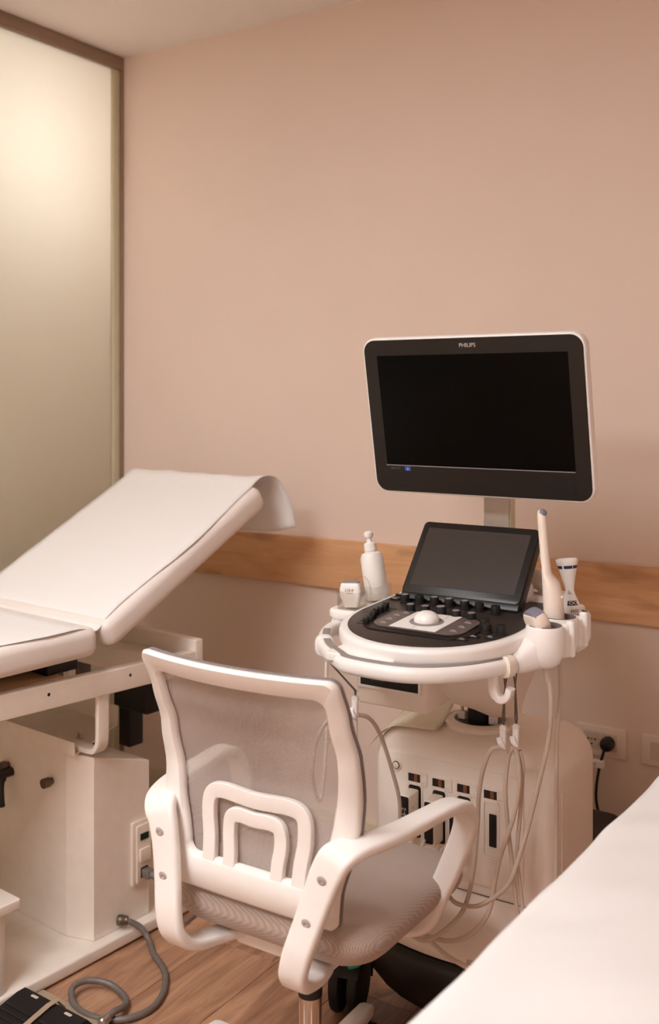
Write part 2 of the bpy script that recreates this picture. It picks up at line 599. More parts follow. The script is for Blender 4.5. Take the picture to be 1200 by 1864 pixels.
# tray of bent sheet metal lying on the column
tr = B()
prof = [(0.243, 0.536), (0.246, 0.536), (0.250, 0.505), (0.47, 0.505), (0.476, 0.551), (0.479, 0.551), (0.474, 0.5015), (0.247, 0.5015)]
tr.loft([[(xx if xx < -0.4 else xx - (a - 0.25) * 0.48, a, z) for a, z in prof] for xx in (-0.49, -0.054)])
tr.build('tray', 'powder', couch, 20)
B().lathe([(0.011, 0), (0.011, 0.008), (0.006, 0.010), (0.006, 0.018), (0.002, 0.02)], 10, Matrix.Translation((-0.14, 0.33, 0.5052))).build('bolt', 'chrome', couch)
B().box(-0.465, -0.115, 0.270, 0.40, 0.48, 0.5013).build('tray_gap_shade', 'slotin', couch)  # dark filler block imitating the shaded gap below the tray
# knobs, clamp lever and control strip on the column
kn = B().cyl((-0.163, 0.2645, 0.412), (-0.163, 0.25, 0.412), 0.008, 12).cyl((-0.163, 0.252, 0.412), (-0.163, 0.234, 0.412), 0.0125, 18).build('knob', 'brass', couch)
k2 = copy_to(kn, couch, (-0.187, 0, 0.0))
lv = B().tube(spline([(-0.336, 0.235, 0.392), (-0.330, 0.225, 0.37), (-0.322, 0.22, 0.34), (-0.318, 0.218, 0.320)], 5), [0.011] * 3 + [0.009] * 8 + [0.0095] * 3 + [0.011, 0.009], 10).build('clamp_lever', 'black', couch)
B().cyl((-0.336, 0.264, 0.397), (-0.336, 0.222, 0.397), 0.012, 14).build('lever_hub', 'black', lv)
cs = B().slab([(x_ + 0.0, y_) for x_, y_ in rrect(0.029, 0.082, 0.005, 3)], 0, 0.009, 0.002, 2, basis((-0.0299, 0.434, 0.210), (0, 1, 0), (0, 0, 1), (1, 0, 0))).build('control_strip', 'cream', couch)
B().slab(rrect(0.024, 0.074, 0.004, 3), 0, 0.006, 0.002, 2, basis((-0.021, 0.439, 0.208), (0, 1, 0), (0, 0, 1), (1, 0, 0))).build('strip_cover', 'cream', cs)
B().slab(rrect(0.014, 0.0085, 0.001, 2), 0, 0.002, 0.0005, 1, basis((-0.0152, 0.439, 0.252), (0, 1, 0), (0, 0, 1), (1, 0, 0))).build('indicator', 'green', cs)
B().slab(rrect(0.018, 0.017, 0.003, 3), 0, 0.007, 0.002, 2, basis((-0.0152, 0.439, 0.206), (0, 1, 0), (0, 0, 1), (1, 0, 0))).build('rocker_switch', 'cream', cs)
B().slab(rrect(0.012, 0.013, 0.001, 2), 0, 0.002, 0.0005, 1, basis((-0.0152, 0.439, 0.160), (0, 1, 0), (0, 0, 1), (1, 0, 0))).build('inlet', 'matteblack', cs)
# frame of the lying surface: two side rails, cross bars, boards
ti = R(-1.7)
rx = Matrix.Translation((0, 0, 0.695)) @ Matrix.Rotation(ti, 4, 'X')
fr = B()
for x0, x1, nm in ((-0.008, 0.022, 1), (-0.52, -0.49, 0)):
    rl = B().rbox(x0, x1, -0.78, 0.585, -0.029, 0.029, 0.003, X=rx).build('side_rail', 'powder', couch)
    if nm:
        for a in (-0.045, 0.115, 0.36):
            B().cyl(rx @ Vector((0.0221, a, 0.006)), rx @ Vector((0.0223, a, 0.006)), 0.0042, 12).build('screw_hole', 'matteblack', rl)
B().rbox(-0.52, 0.022, 0.586, 0.615, 0.665, 0.735, 0.004).build('end_bar', 'powder', couch)
B().rbox(-0.49, -0.008, 0.40, 0.586, 0.675, 0.690, 0.002).build('deck_board', 'powder', couch)
B().rbox(-0.49, -0.0085, -0.76, 0.18, 0.70, 0.722, 0.002).build('seat_board', 'board', couch)
B().rbox(-0.42, -0.03, 0.15, 0.24, 0.7225, 0.752, 0.004).build('hinge_block', 'black', couch)
for xx in (-0.46, -0.045):
    B().rbox(xx - 0.012, xx + 0.012, 0.215, 0.235, 0.69, 0.765, 0.002).build('hinge_post', 'powder', couch)
B().tube([(-0.35, 0.24, 0.70), (-0.3, 0.55, 0.885)], 0.013, 10).build('backrest_strut', 'black', couch)
# U-shaped flat bar hanging below the rail
B().ribbon(spline([(0.007, 0.283, 0.672), (0.007, 0.283, 0.60), (0.006, 0.283, 0.545), (-0.004, 0.283, 0.522), (-0.026, 0.283, 0.5135), (-0.10, 0.283, 0.513), (-0.30, 0.283, 0.513), (-0.47, 0.283, 0.513)], 6), (0, 1, 0), 0.034, 0.013, 0.2).build('hanger_bar', 'powder', couch, 30)
# black drive motor under the frame
mo = B().rbox(-0.215, -0.075, 0.50, 0.60, 0.535, 0.66, 0.008, 0.012)
mo.rbox(-0.2, -0.155, 0.51, 0.56, 0.43, 0.54, 0.004)
mo.cyl((-0.075, 0.53, 0.585), (-0.06, 0.53, 0.585), 0.004, 8)
mo.build('drive_motor', 'matteblack', couch)
B().rbox(-0.46, -0.36, 0.50, 0.545, 0.57, 0.67, 0.004).build('junction_box', 'dgray', couch)
# cushions
def cushion(bm, x0, x1, L_, th, X, crown=0.006):
    out = rrect((x1 - x0) / 2, L_ / 2, 0.03, 5)
    out = [(a + (x0 + x1) / 2, b + L_ / 2) for a, b in out]
    return bm.slab(out, 0, th, 0.022, 6, X)
BA = R(28.1)
Xb = basis((0, 0.283, 0.771), (1, 0, 0), (0, math.cos(BA), math.sin(BA)), (0, -math.sin(BA), math.cos(BA)))
seatX = Matrix.Translation((0, -0.70, 0.766)) 
cushion(B(), -0.53, 0.05, 0.945, 0.070, seatX).build('seat_cushion', 'vinyl', couch)
cushion(B(), -0.53, 0.05, 0.645, 0.070, Xb).build('backrest_cushion', 'vinyl', couch)
B().rbox(-0.49, 0.01, 0.05, 0.60, -0.014, -0.001, 0.002, X=Xb).build('backrest_board', 'powder', couch)

# the paper on the couch
ps = [(-0.70, 0.8372), (-0.3, 0.8372), (0.10, 0.8372), (0.18, 0.838), (0.222, 0.829), (0.245, 0.822)]
def bp(s_, h=0.0716):
    p = Xb @ Vector((0, s_, h)); return (p.y, p.z)
ps += [bp(0.022, 0.066), bp(0.045, 0.0716), bp(0.15), bp(0.35), bp(0.55), bp(0.62, 0.073), bp(0.655, 0.076)]
e0 = bp(0.655, 0.076)
ps += [(e0[0] + 0.030, e0[1] + 0.006), (e0[0] + 0.060, e0[1] - 0.004), (e0[0] + 0.085, e0[1] - 0.045), (e0[0] + 0.100, e0[1] - 0.10), (e0[0] + 0.108, e0[1] - 0.165)]
pth = spline([(0, a, z) for a, z in ps], 5)
nx = 26
pv, pf = [], []
for k_, (_, a, z) in enumerate(pth):
    t = max(0.0, (k_ - len(pth) + 26) / 26)
    for j in range(nx + 1):
        u = j / nx
        xx = -0.522 + u * (0.558 + 0.008 * math.sin(a * 14)) + 0.012 * t * (u - 0.3)
        wob = 0.0012 * math.sin(a * 31 + xx * 17) * math.sin(xx * 23 + 1)
        edge = max(0, u - 0.8) / 0.2
        lift = t * edge * edge * 0.016
        drop = 0.0
        pv.append((xx, a + t * 0.02 * math.sin(xx * 15 + 1) + t * edge * 0.02, z + abs(wob) * (1 if t == 0 else 3) + lift - drop))
for k_ in range(len(pth) - 1):
    for j in range(nx):
        i0 = k_ * (nx + 1) + j
        pf.append((i0, i0 + 1, i0 + nx + 2, i0 + nx + 1))
sheet = B(); sheet.v = pv; sheet.f = pf
so = sheet.build('couch_paper', 'paper', None, 60)
so.location = couch.location; so.rotation_euler = couch.rotation_euler
sm_ = so.modifiers.new('thick', 'SOLIDIFY'); sm_.thickness = 0.0012; sm_.offset = 1.0
tag(so, 'white paper sheet spread over the couch, hanging off the top of its raised backrest', 'paper sheet')

# box standing on the plinth
st = thing('step_box', 'white box with an overhanging lid standing on the couch plinth', 'box', (-1.865, 1.538, 0), -AX)
B().rbox(-0.34, -0.010, -0.30, 0.030, 0.0355, 0.222, 0.004, 0.02).build('body', 'powder', st)
B().rbox(-0.36, 0.008, -0.33, 0.050, 0.2222, 0.247, 0.004, 0.006).build('lid', 'powder', st)

# grey mains lead of the couch
lead = thing('mains_lead', 'grey mains lead plugged into the control strip of the couch', 'cable', (-1.865, 1.538, 0), -AX)
B().rbox(-0.013, 0.013, 0.4275, 0.4505, 0.149, 0.171, 0.003).ribbon(spline([(0.012, 0.439, 0.160), (0.024, 0.442, 0.156), (0.030, 0.447, 0.135), (0.033, 0.45, 0.115)], 4), (0, 1, 0), [0.02 - 0.0008 * i for i in range(13)], [0.019 - 0.0007 * i for i in range(13)]).build('plug', 'cord', lead)
B().tube(spline([(0.033, 0.45, 0.118), (0.037, 0.455, 0.08), (0.05, 0.475, 0.05), (0.045, 0.52, 0.012), (0.03, 0.60, 0.006), (0.06, 0.75, 0.006), (0.0, 0.95, 0.006)], 6), 0.0038, 8).build('flex', 'cord', lead)

# flexible conduit and foot pedal
def corrugated(pts, r, pitch=0.006):
    P = [Vector(p) for p in pts]
    d = [0.0]
    for a, b in zip(P, P[1:]): d.append(d[-1] + (b - a).length)
    n = int(d[-1] / (pitch / 2)); Q = []; rr = []; j = 0
    for i in range(n + 1):
        s_ = d[-1] * i / n
        while j < len(d) - 2 and d[j + 1] < s_: j += 1
        t = (s_ - d[j]) / max(1e-9, d[j + 1] - d[j])
        Q.append(P[j].lerp(P[j + 1], t)); rr.append(r * (1.0 if i % 2 else 0.9))
    return Q, rr
ped = thing('foot_pedal', 'black twin foot pedal on a beige plate with coiled grey conduit on the wooden floor', 'foot pedal', (-1.735, 1.50, 0), R(-3))
hp = [(-1.852, 1.905, 0.060), (-1.836, 1.915, 0.058), (-1.812, 1.935, 0.040), (-1.785, 1.937, 0.014), (-1.742, 1.905, 0.009), (-1.665, 1.86, 0.009), (-1.612, 1.80, 0.009), (-1.588, 1.735, 0.009), (-1.602, 1.68, 0.009), (-1.64, 1.648, 0.009), (-1.69, 1.635, 0.009), (-1.745, 1.645, 0.012), (-1.778, 1.672, 0.024), (-1.772, 1.708, 0.026), (-1.735, 1.735, 0.02), (-1.695, 1.738, 0.012), (-1.655, 1.72, 0.012), (-1.635, 1.69, 0.018), (-1.63, 1.655, 0.026), (-1.632, 1.625, 0.02)]
Xp = ped.matrix_basis.inverted() if False else (Matrix.Translation((-1.735, 1.50, 0)) @ Matrix.Rotation(R(-3), 4, 'Z')).inverted()
hp = [Xp @ Vector(p) for p in hp]
hp = [Vector((p.x, p.y, max(p.z, 0.0095))) for p in hp]
Q, rr = corrugated([Vector(p) for p in spline(hp, 10)], 0.0078)
B().tube(Q, rr, 10).build('conduit', 'hose', ped, 80)
q0, q1 = Vector(Q[0]), Vector(Q[3])
B().lathe([(0.012, 0), (0.0135, 0.004), (0.0135, 0.014), (0.0115, 0.017), (0.0115, 0.026)], 14, frame(q0 - (q1 - q0).normalized() * 0.008, q1 - q0)).build('conduit_fitting', 'brass', ped)
q0, q1 = Vector(Q[-1]), Vector(Q[-4])
B().lathe([(0.011, 0), (0.0125, 0.004), (0.0125, 0.012), (0.0105, 0.015), (0.0105, 0.022)], 14, frame(q0 - (q1 - q0).normalized() * 0.008, q1 - q0)).build('conduit_fitting', 'metal', ped)
B().rbox(-0.125, 0.115, -0.10, 0.145, 0.001, 0.010, 0.003, 0.006).build('plate', 'kick', ped)
for s in (-1, 1):
    hb = B()
    prof = [(-0.09, 0.0105), (-0.09, 0.020), (0.055, 0.052), (0.078, 0.052), (0.098, 0.030), (0.10, 0.0105)]
    hb.loft([[(xx, a, z) for a, z in prof] for xx in (s * 0.056 - 0.048, s * 0.056 + 0.048)])
    po = hb.build('treadle', 'matteblack', ped, 30)
    for i in range(6):
        a = -0.06 + i * 0.016
        z = 0.020 + (a + 0.09) * (0.032 / 0.145) + 0.0003
        B().box(s * 0.056 - 0.042, s * 0.056 + 0.042, a, a + 0.006, z - 0.004, z + 0.0016).build('grip_rib', 'black', po)
    B().slab(rrect(0.011, 0.004, 0.0035, 3), 0, 0.0006, 0.0002, 1, basis((s * 0.056, 0.0665, 0.0521), (1, 0, 0), (0, 1, 0), (0, 0, 1))).build('symbol', 'label', po)
B().ribbon([(0.0, -0.09, 0.024), (0.0, 0.06, 0.056), (0.0, 0.082, 0.056), (0.0, 0.1, 0.034)], (1, 0, 0), 0.014, 0.003, 0.3).build('divider_strip', 'kick', ped)


# ================================================================== OFFICE CHAIR
CH = (-1.10, 1.64, 0)
chair = thing('office_chair', 'white framed swivel chair with grey mesh back and looped armrests', 'chair', CH)
yb_tab = [(0.48, -0.178), (0.54, -0.182), (0.62, -0.168), (0.70, -0.160), (0.78, -0.173), (0.85, -0.200), (0.93, -0.236)]
def yb(x_, z): return interp(z, yb_tab) - 0.032 * (1 - min(1, (x_ / 0.21) ** 2)) * (0.08 + 0.92 * max(0, min(1, (z - 0.56) / 0.32)))
hw_tab = [(0.47, 0.176), (0.55, 0.184), (0.66, 0.213), (0.75, 0.217), (0.85, 0.212), (0.95, 0.212)]
def hw(z): return interp(z, hw_tab)
def outline(z0, z1, inset, r, n=10, side=26, flat=22):
    """Closed back-frame outline in (x, z); same point count for every call."""
    pts = []
    def ins(z): return 0.0 if inset == 0 else interp(z, [(0.54, 0.046), (0.65, 0.048), (0.78, 0.036), (0.9, 0.028)])
    def X_(sx, z): return sx * (hw(z) - ins(z))
    def corner(sx, zc, sz, a0):
        for i in range(n + 1):
            a = R(a0 + 90 * i / n)
            z = zc + r * math.sin(a)
            pts.append((sx * (hw(zc) - ins(zc) - r) + r * math.cos(a), z))
    for i in range(side): pts.append((X_(1, z0 + r + (z1 - z0 - 2 * r) * i / side), z0 + r + (z1 - z0 - 2 * r) * i / side))
    corner(1, z1 - r, 1, 0)
    xa = hw(z1 - r) - ins(z1 - r) - r
    for i in range(1, flat): pts.append((xa - 2 * xa * i / flat, z1))
    corner(-1, z1 - r, 1, 90)
    for i in range(1, side): pts.append((X_(-1, z1 - r - (z1 - z0 - 2 * r) * i / side), z1 - r - (z1 - z0 - 2 * r) * i / side))
    corner(-1, z0 + r, -1, 180)
    xa = hw(z0 + r) - ins(z0 + r) - r
    for i in range(1, flat): pts.append((-xa + 2 * xa * i / flat, z0))
    corner(1, z0 + r, -1, 270)
    return pts
outer = outline(0.488, 0.926, 0.0, 0.016)
inner = outline(0.553, 0.889, 0.040, 0.020)
rings = []
for (ox, oz), (ix_, iz) in zip(outer, inner):
    ring = []
    for wt, dy in ((0.0, -0.004), (0.0, 0.005), (0.10, 0.010), (0.9, 0.010), (1.0, 0.005), (1.0, -0.004), (0.88, -0.011), (0.12, -0.011)):
        xx = ox + (ix_ - ox) * wt; zz = oz + (iz - oz) * wt
        ring.append((xx, yb(xx, zz) + dy, zz))
    rings.append(ring)
bf = B().loft(rings, closed=True).build('back_frame', 'chairw', chair, 50)
# lumbar bows moulded into the frame
def strip(pts, w):
    P = spline([(x_, 0, z) for x_, z in pts], 7)
    return B().ribbon([(x_ + 0.006, yb(x_, z) - 0.002, z) for x_, _, z in P], lambda i: (0, 1, 0), 0.013, w, 0.16)
strip([(-0.098, 0.525), (-0.100, 0.58), (-0.106, 0.625), (-0.102, 0.662), (-0.075, 0.675), (0, 0.672), (0.075, 0.675), (0.102, 0.662), (0.106, 0.625), (0.100, 0.58), (0.098, 0.525)], 0.028).build('lumbar_bow', 'chairw', chair)
strip([(-0.052, 0.525), (-0.053, 0.57), (-0.057, 0.605), (-0.053, 0.632), (-0.035, 0.640), (0, 0.638), (0.035, 0.640), (0.053, 0.632), (0.057, 0.605), (0.053, 0.57), (0.052, 0.525)], 0.026).build('lumbar_bow', 'chairw', chair)
# woven mesh: real threads in two diagonal families
th = B()
pit, tw = 0.0042, 0.00085
ztop, zbot = 0.896, 0.545
def inside(x_, z): return zbot <= z <= ztop and abs(x_) <= hw(z) - 0.020
for fam in (1, -1):
    c0 = -0.75
    while c0 < 0.75:
        run = []
        N_ = 44
        for i in range(N_ + 1):
            z = zbot + (ztop - zbot) * i / N_
            x_ = c0 + fam * (z - 0.711) * 0.9
            if inside(x_, z): run.append((x_, z))
            if (not inside(x_, z) or i == N_) and run:
                if len(run) > 1:
                    vs_, fs = [], []
                    for (a, b) in run:
                        y_ = yb(a, b) + 0.0115 + 0.0004 * fam
                        vs_ += [(a - tw, y_, b), (a + tw, y_, b)]
                    for q in range(len(run) - 1): fs.append((2 * q, 2 * q + 1, 2 * q + 3, 2 * q + 2))
                    th.add(vs_, fs)
                run = []
        c0 += pit
mo_ = th.build('back_mesh', 'mesh', chair)
mo_['kind'] = 'stuff'
pp = [(x_ * 0.988, yb(x_, z) + 0.0125, z - 0.002 if z > 0.8 else z) for x_, z in outer]
B().tube(pp, 0.0042, 6, True).build('mesh_piping', 'thread', chair)

# arm loops with their rear brackets: one continuous ribbon each side
for s in (-1, 1):
    P = [(0.06, -0.02, 0.380), (0.11, -0.13, 0.383), (0.122, -0.205, 0.396), (0.130, -0.240, 0.424), (0.139, -0.244, 0.462), (0.152, -0.232, 0.51), (0.166, -0.220, 0.56), (0.180, -0.212, 0.602), (0.195, -0.203, 0.626), (0.216, -0.174, 0.637),
         (0.242, -0.10, 0.638), (0.258, 0.0, 0.638), (0.268, 0.065, 0.636), (0.272, 0.105, 0.624), (0.270, 0.128, 0.594), (0.262, 0.130, 0.555), (0.240, 0.115, 0.49), (0.216, 0.098, 0.428), (0.204, 0.088, 0.400), (0.17, 0.075, 0.386), (0.10, 0.055, 0.382), (0.04, 0.04, 0.38)]
    Wd = [0.045, 0.048, 0.050, 0.052, 0.053, 0.054, 0.056, 0.060, 0.062, 0.056, 0.050, 0.046, 0.046, 0.046, 0.046, 0.046, 0.044, 0.042, 0.042, 0.042, 0.04, 0.04]
    Hd = [0.016, 0.018, 0.02, 0.022, 0.022, 0.022, 0.022, 0.022, 0.022, 0.022, 0.022, 0.022, 0.023, 0.024, 0.024, 0.023, 0.022, 0.022, 0.022, 0.018, 0.016, 0.014]
    S = spline(P, 6); 
    def ex(v): 
        r_ = [p[0] for p in spline([(a, 0, 0) for a in v], 6)]
        return r_
    ar = B().ribbon([(s * a, b, c) for a, b, c in S], (1, 0, 0), ex(Wd), ex(Hd), 0.38, n=4).build('armrest', 'chairw', chair, 60)
    for (sx, yy_, z) in ((0.177, -0.2262, 0.592), (0.156, -0.2405, 0.522)):
        B().lathe([(0.0090, 0), (0.0090, 0.0010), (0.0072, 0.0022), (0.0035, 0.0024), (0.0032, 0.001)], 18, frame((s * sx, yy_, z), (0, -1, -0.2))).build('screw', 'keytop', ar)
# seat
so_ = [(a, b + 0.035) for a, b in rrect(0.236, 0.212, 0.075, 8)]
sb = B()
rings = []
for z, k_ in ((0.390, 0.60), (0.393, 0.70), (0.400, 0.80), (0.411, 0.885), (0.425, 0.95), (0.438, 0.985), (0.450, 1.0), (0.460, 0.992), (0.469, 0.965), (0.476, 0.92), (0.481, 0.84), (0.484, 0.6), (0.485, 0.25)):
    rings.append([(a * k_, 0.035 + (b - 0.035) * k_, z - 0.010 * max(0, b * k_ / 0.24) ** 2 + 0.004 * (a * k_ / 0.23) ** 2) for a, b in so_])
sb.loft(rings).build('seat', 'fabric', chair, 70)
B().rbox(-0.11, 0.11, -0.10, 0.12, 0.355, 0.392, 0.006, 0.02).build('seat_plate', 'chairw', chair)
gl = B().lathe([(0.0135, 0.255), (0.0135, 0.356)], 20, Matrix.Translation((0.01, -0.01, 0))).build('gas_shaft', 'chrome', chair)
B().lathe([(0.0232, 0.248), (0.0232, 0.262), (0.021, 0.266), (0.015, 0.266), (0.015, 0.25)], 20, Matrix.Translation((0.01, -0.01, 0))).build('collar', 'black', gl)
B().lathe([(0.026, 0.05), (0.026, 0.10), (0.0222, 0.102), (0.0222, 0.2485)], 24, Matrix.Translation((0.01, -0.01, 0))).build('gas_sleeve', 'chrome', gl)
cast0 = None
for i in range(5):
    a = R(98 + 72 * i)
    d = Vector((math.cos(a), math.sin(a), 0)); sd = Vector((-d.y, d.x, 0)); c_ = Vector((0.01, -0.01, 0))
    B().ribbon([tuple(c_ + d * r_ + Vector((0, 0, z))) for r_, z in ((0.015, 0.085), (0.10, 0.083), (0.2, 0.075), (0.275, 0.068), (0.285, 0.066))], tuple(sd), [0.055, 0.05, 0.042, 0.036, 0.030], [0.034, 0.032, 0.028, 0.022, 0.02], 0.3).build('base_leg', 'chairw', chair)
    e = c_ + d * 0.262
    cb = B()
    for q in (-1, 1):
        p = e + sd * 0.012 * q
        cb.cyl(p + sd * q * 0.011 + Vector((0, 0, 0.026)), p - sd * q * 0.007 + Vector((0, 0, 0.026)), 0.025, 18)
    cb.cyl(e + Vector((0, 0, 0.02)), e + Vector((0, 0, 0.058)), 0.007, 10)
    cb.build('caster', 'matteblack', chair)


# ================================================================== ULTRASOUND MACHINE
US = (-0.955, 2.0, 0)
us = thing('ultrasound_machine', 'white ultrasound cart with black monitor, touch screen and control panel', 'ultrasound machine', US)

# --- base cabinet: rounded-top profile extruded in depth
def base_prof(hw_, z0, zt, rt, n=9):
    p = [(hw_, z0)]
    for i in range(n + 1):
        a = R(90 * i / n); p.append((hw_ - rt + rt * math.cos(a), zt - rt + rt * math.sin(a)))
    for i in range(n + 1):
        a = R(90 + 90 * i / n); p.append((-hw_ + rt + rt * math.cos(a), zt - rt + rt * math.sin(a)))
    p.append((-hw_, z0))
    return p
bb = B(); rings = []
for y_, d in ((0.0, -0.022), (0.004, -0.012), (0.012, -0.004), (0.022, 0.0), (0.10, 0.002), (0.20, 0.0), (0.262, -0.006), (0.285, -0.02), (0.292, -0.04)):
    rings.append([(a, y_, max(z, 0.20)) for a, z in base_prof(0.212 + d, 0.20, 0.655 + d, 0.075 + d * 0.5)])
body = bb.loft(rings).build('base_cabinet', 'mid', us, 35)
B().ribbon([(0.2135, 0.045, z) for z in (0.25, 0.40, 0.57)], (0, 1, 0), 0.007, 0.004, 0.4).build('side_groove', 'cream', body)
# front panel with its sockets
fp = []
for x_, z in rrect(0.166, 0.122, 0.03, 6): fp.append((x_ - 0.018, z + 0.478))
fpo = B().slab(fp, 0, 0.004, 0.0015, 2, basis((0, 0.0005, 0), (1, 0, 0), (0, 0, 1), (0, -1, 0))).build('front_panel', 'mid', us, 30)
B().slab([(x_ - 0.15, z + 0.573) for x_, z in rrect(0.013, 0.013, 0.0129, 5)], 0, 0.003, 0.001, 2, basis((0, -0.0036, 0), (1, 0, 0), (0, 0, 1), (0, -1, 0))).build('power_button', 'cream', us)
B().slab([(x_ - 0.149, z + 0.573) for x_, z in rrect(0.0085, 0.0085, 0.0084, 5)], 0, 0.002, 0.0005, 2, basis((0, -0.0066, 0), (1, 0, 0), (0, 0, 1), (0, -1, 0))).build('button_ring', 'slotin', us)
B().slab([(x_ - 0.149, z + 0.573) for x_, z in rrect(0.007, 0.007, 0.0069, 5)], 0, 0.002, 0.0005, 2, basis((0, -0.0072, 0), (1, 0, 0), (0, 0, 1), (0, -1, 0))).build('button_cap', 'cream', us)
SX = (-0.104, -0.045, 0.014, 0.076)
def frame_ring(b, cx, cz, hw_, hh_, r, wall, depth, y0):
    """Rectangular bezel standing proud of the front panel, open in the middle."""
    o = rrect(hw_, hh_, r, 4); i_ = rrect(hw_ - wall, hh_ - wall, max(0.001, r - wall), 4)
    rg = []
    for (a, b_), (c, d) in zip(o, i_):
        rg.append([(cx + a, y0, cz + b_), (cx + a, y0 - depth, cz + b_), (cx + c, y0 - depth, cz + d), (cx + c, y0, cz + d)])
    b.loft(rg, closed=True)
for i, sx in enumerate(SX):
    w_ = B(); frame_ring(w_, sx + 0.006, 0.553, 0.025, 0.013, 0.002, 0.004, 0.0035, -0.0034)
    wo = w_.build('latch_frame', 'mid', us, 30)
    B().box(sx - 0.015, sx + 0.013, -0.0052, -0.0034, 0.5442, 0.5618).build('latch_window', 'slotin', wo)
    B().box(sx - 0.001, sx + 0.007, -0.0062, -0.0052, 0.545, 0.561).build('latch_pin', 'copper', wo)
    B().box(sx + 0.0135, sx + 0.0265, -0.0048, -0.0034, 0.545, 0.561).build('latch_tab', 'mid', wo)
    w_ = B(); frame_ring(w_, sx + 0.001, 0.48, 0.0185, 0.060, 0.009, 0.003, 0.0035, -0.0034)
    so2 = w_.build('probe_port', 'mid', us, 30)
    B().slab([(x_ + sx + 0.001, z + 0.48) for x_, z in rrect(0.0152, 0.0565, 0.007, 4)], 0, 0.001, 0.0003, 1, basis((0, -0.0034, 0), (1, 0, 0), (0, 0, 1), (0, -1, 0))).build('port_recess', 'cream' if i == 3 else 'slotin', so2)
    if i == 3:
        B().rbox(sx - 0.003, sx + 0.013, -0.0075, -0.0045, 0.445, 0.513, 0.001).build('port_contacts', 'matteblack', so2)
        B().rbox(sx + 0.003, sx + 0.007, -0.009, -0.0075, 0.452, 0.506, 0.001).build('contact_bar', 'black', so2)
# seam line and sloping foot tray below the panel
tray = B(); rings = []
for i in range(13):
    x_ = -0.235 + 0.47 * i / 12
    k_ = 1 - (x_ / 0.235) ** 2
    yf = -0.035 - 0.05 * k_
    rings.append([(x_, 0.29, 0.335), (x_, 0.29, 0.22), (x_, yf, 0.222), (x_, yf - 0.004, 0.236), (x_, yf + 0.004, 0.252), (x_, -0.028 + 0.012 * (1 - k_), 0.285), (x_, -0.006, 0.318), (x_, -0.001, 0.334)])
tray.loft(rings).build('foot_shelf', 'mid', us, 40)
B().box(-0.19, 0.19, -0.0025, 0.0, 0.3348, 0.3362).build('shelf_seam', 'inner', us)
sk = B(); rings = []
for i in range(13):
    x_ = -0.245 + 0.49 * i / 12
    k_ = 1 - (x_ / 0.245) ** 2
    yf = -0.045 - 0.055 * k_
    zb = 0.07 + 0.06 * (1 - k_) ** 2
    rings.append([(x_, 0.52, 0.2195), (x_, 0.52, 0.12), (x_, yf + 0.09, zb), (x_, yf + 0.05, zb + 0.01), (x_, yf + 0.012, 0.15), (x_, yf - 0.004, 0.20), (x_, yf, 0.212), (x_, yf + 0.006, 0.2195)])
sk.loft(rings).build('black_skirt', 'black', us, 50)
B().rbox(-0.20, 0.215, 0.30, 0.50, 0.19, 0.37, 0.02, 0.04).build('rear_housing', 'bezel', us)
for cx, cy in ((-0.262, -0.02), (0.262, -0.02), (-0.235, 0.46), (0.235, 0.46)):
    s = 1 if cx > 0 else -1
    w_ = B()
    rot = Matrix.Translation((cx, cy, 0.070)) @ Matrix.Rotation(R(16), 4, 'Z') @ Matrix.Rotation(R(90), 4, 'Y')
    for q in (-0.021, 0.021):
        w_.lathe([(0.02, q - 0.014), (0.055, q - 0.0145), (0.066, q - 0.010), (0.0695, q), (0.066, q + 0.010), (0.055, q + 0.0145), (0.02, q + 0.014)], 28, rot)
    w_.lathe([(0.012, -0.03), (0.012, 0.03)], 12, rot)
    wh = w_.build('caster', 'matteblack', us)
    hd = B(); rg = []
    for i in range(11):
        a = R(-20 + 170 * i / 10)
        rg.append([tuple(Matrix.Translation((cx, cy, 0.070)) @ Matrix.Rotation(R(16), 4, 'Z') @ Vector((x_, r_ * math.cos(a), r_ * math.sin(a)))) for x_, r_ in ((-0.036, 0.072), (0.036, 0.072), (0.036, 0.078), (-0.036, 0.078))])
    hd.loft(rg).build('caster_hood', 'black', wh)
    B().cyl((cx - s * 0.005, cy + 0.02, 0.14), (cx - s * 0.005, cy + 0.02, 0.2), 0.018, 14).build('caster_stem', 'black', wh)
    if cy < 0:
        B().rbox(-0.016, 0.016, -0.035, 0.02, 0, 0.012, 0.004, 0.006, X=Matrix.Translation((cx + 0.052, cy - 0.034, 0.140)) @ Matrix.Rotation(R(-28), 4, 'Y')).build('brake_lever', 'teal', wh)
    B().rbox(min(cx, cx - s * 0.08) , max(cx, cx - s * 0.08), cy - 0.01, cy + 0.05, 0.16, 0.2, 0.006).build('caster_arm', 'black', us)

# --- lifting column
lp = B().lathe([(0.082, 0.652), (0.080, 0.664), (0.074, 0.668), (0.058, 0.668), (0.057, 0.662)], 36, Matrix.Translation((-0.005, 0.12, 0))).build('column_collar', 'mid', us)
B().lathe([(0.0568, 0.658), (0.0568, 0.6635)], 36, Matrix.Translation((-0.005, 0.12, 0))).build('column_well', 'bezel', lp)
B().lathe([(0.030, 0.6636), (0.030, 0.80)], 24, Matrix.Translation((-0.005, 0.125, 0))).build('column_piston', 'black', us)
for dx, dy in ((-0.038, -0.012), (0.038, -0.014), (0.0, 0.045)):
    B().rbox(dx - 0.014, dx + 0.004, 0.12 + dy - 0.006, 0.12 + dy + 0.006, 0.6636, 0.682, 0.002).build('guide_block', 'white', lp)
    B().cyl((dx - 0.005, 0.12 + dy, 0.682), (dx - 0.005, 0.12 + dy, 0.78), 0.004, 10).build('guide_rod', 'metal', lp)
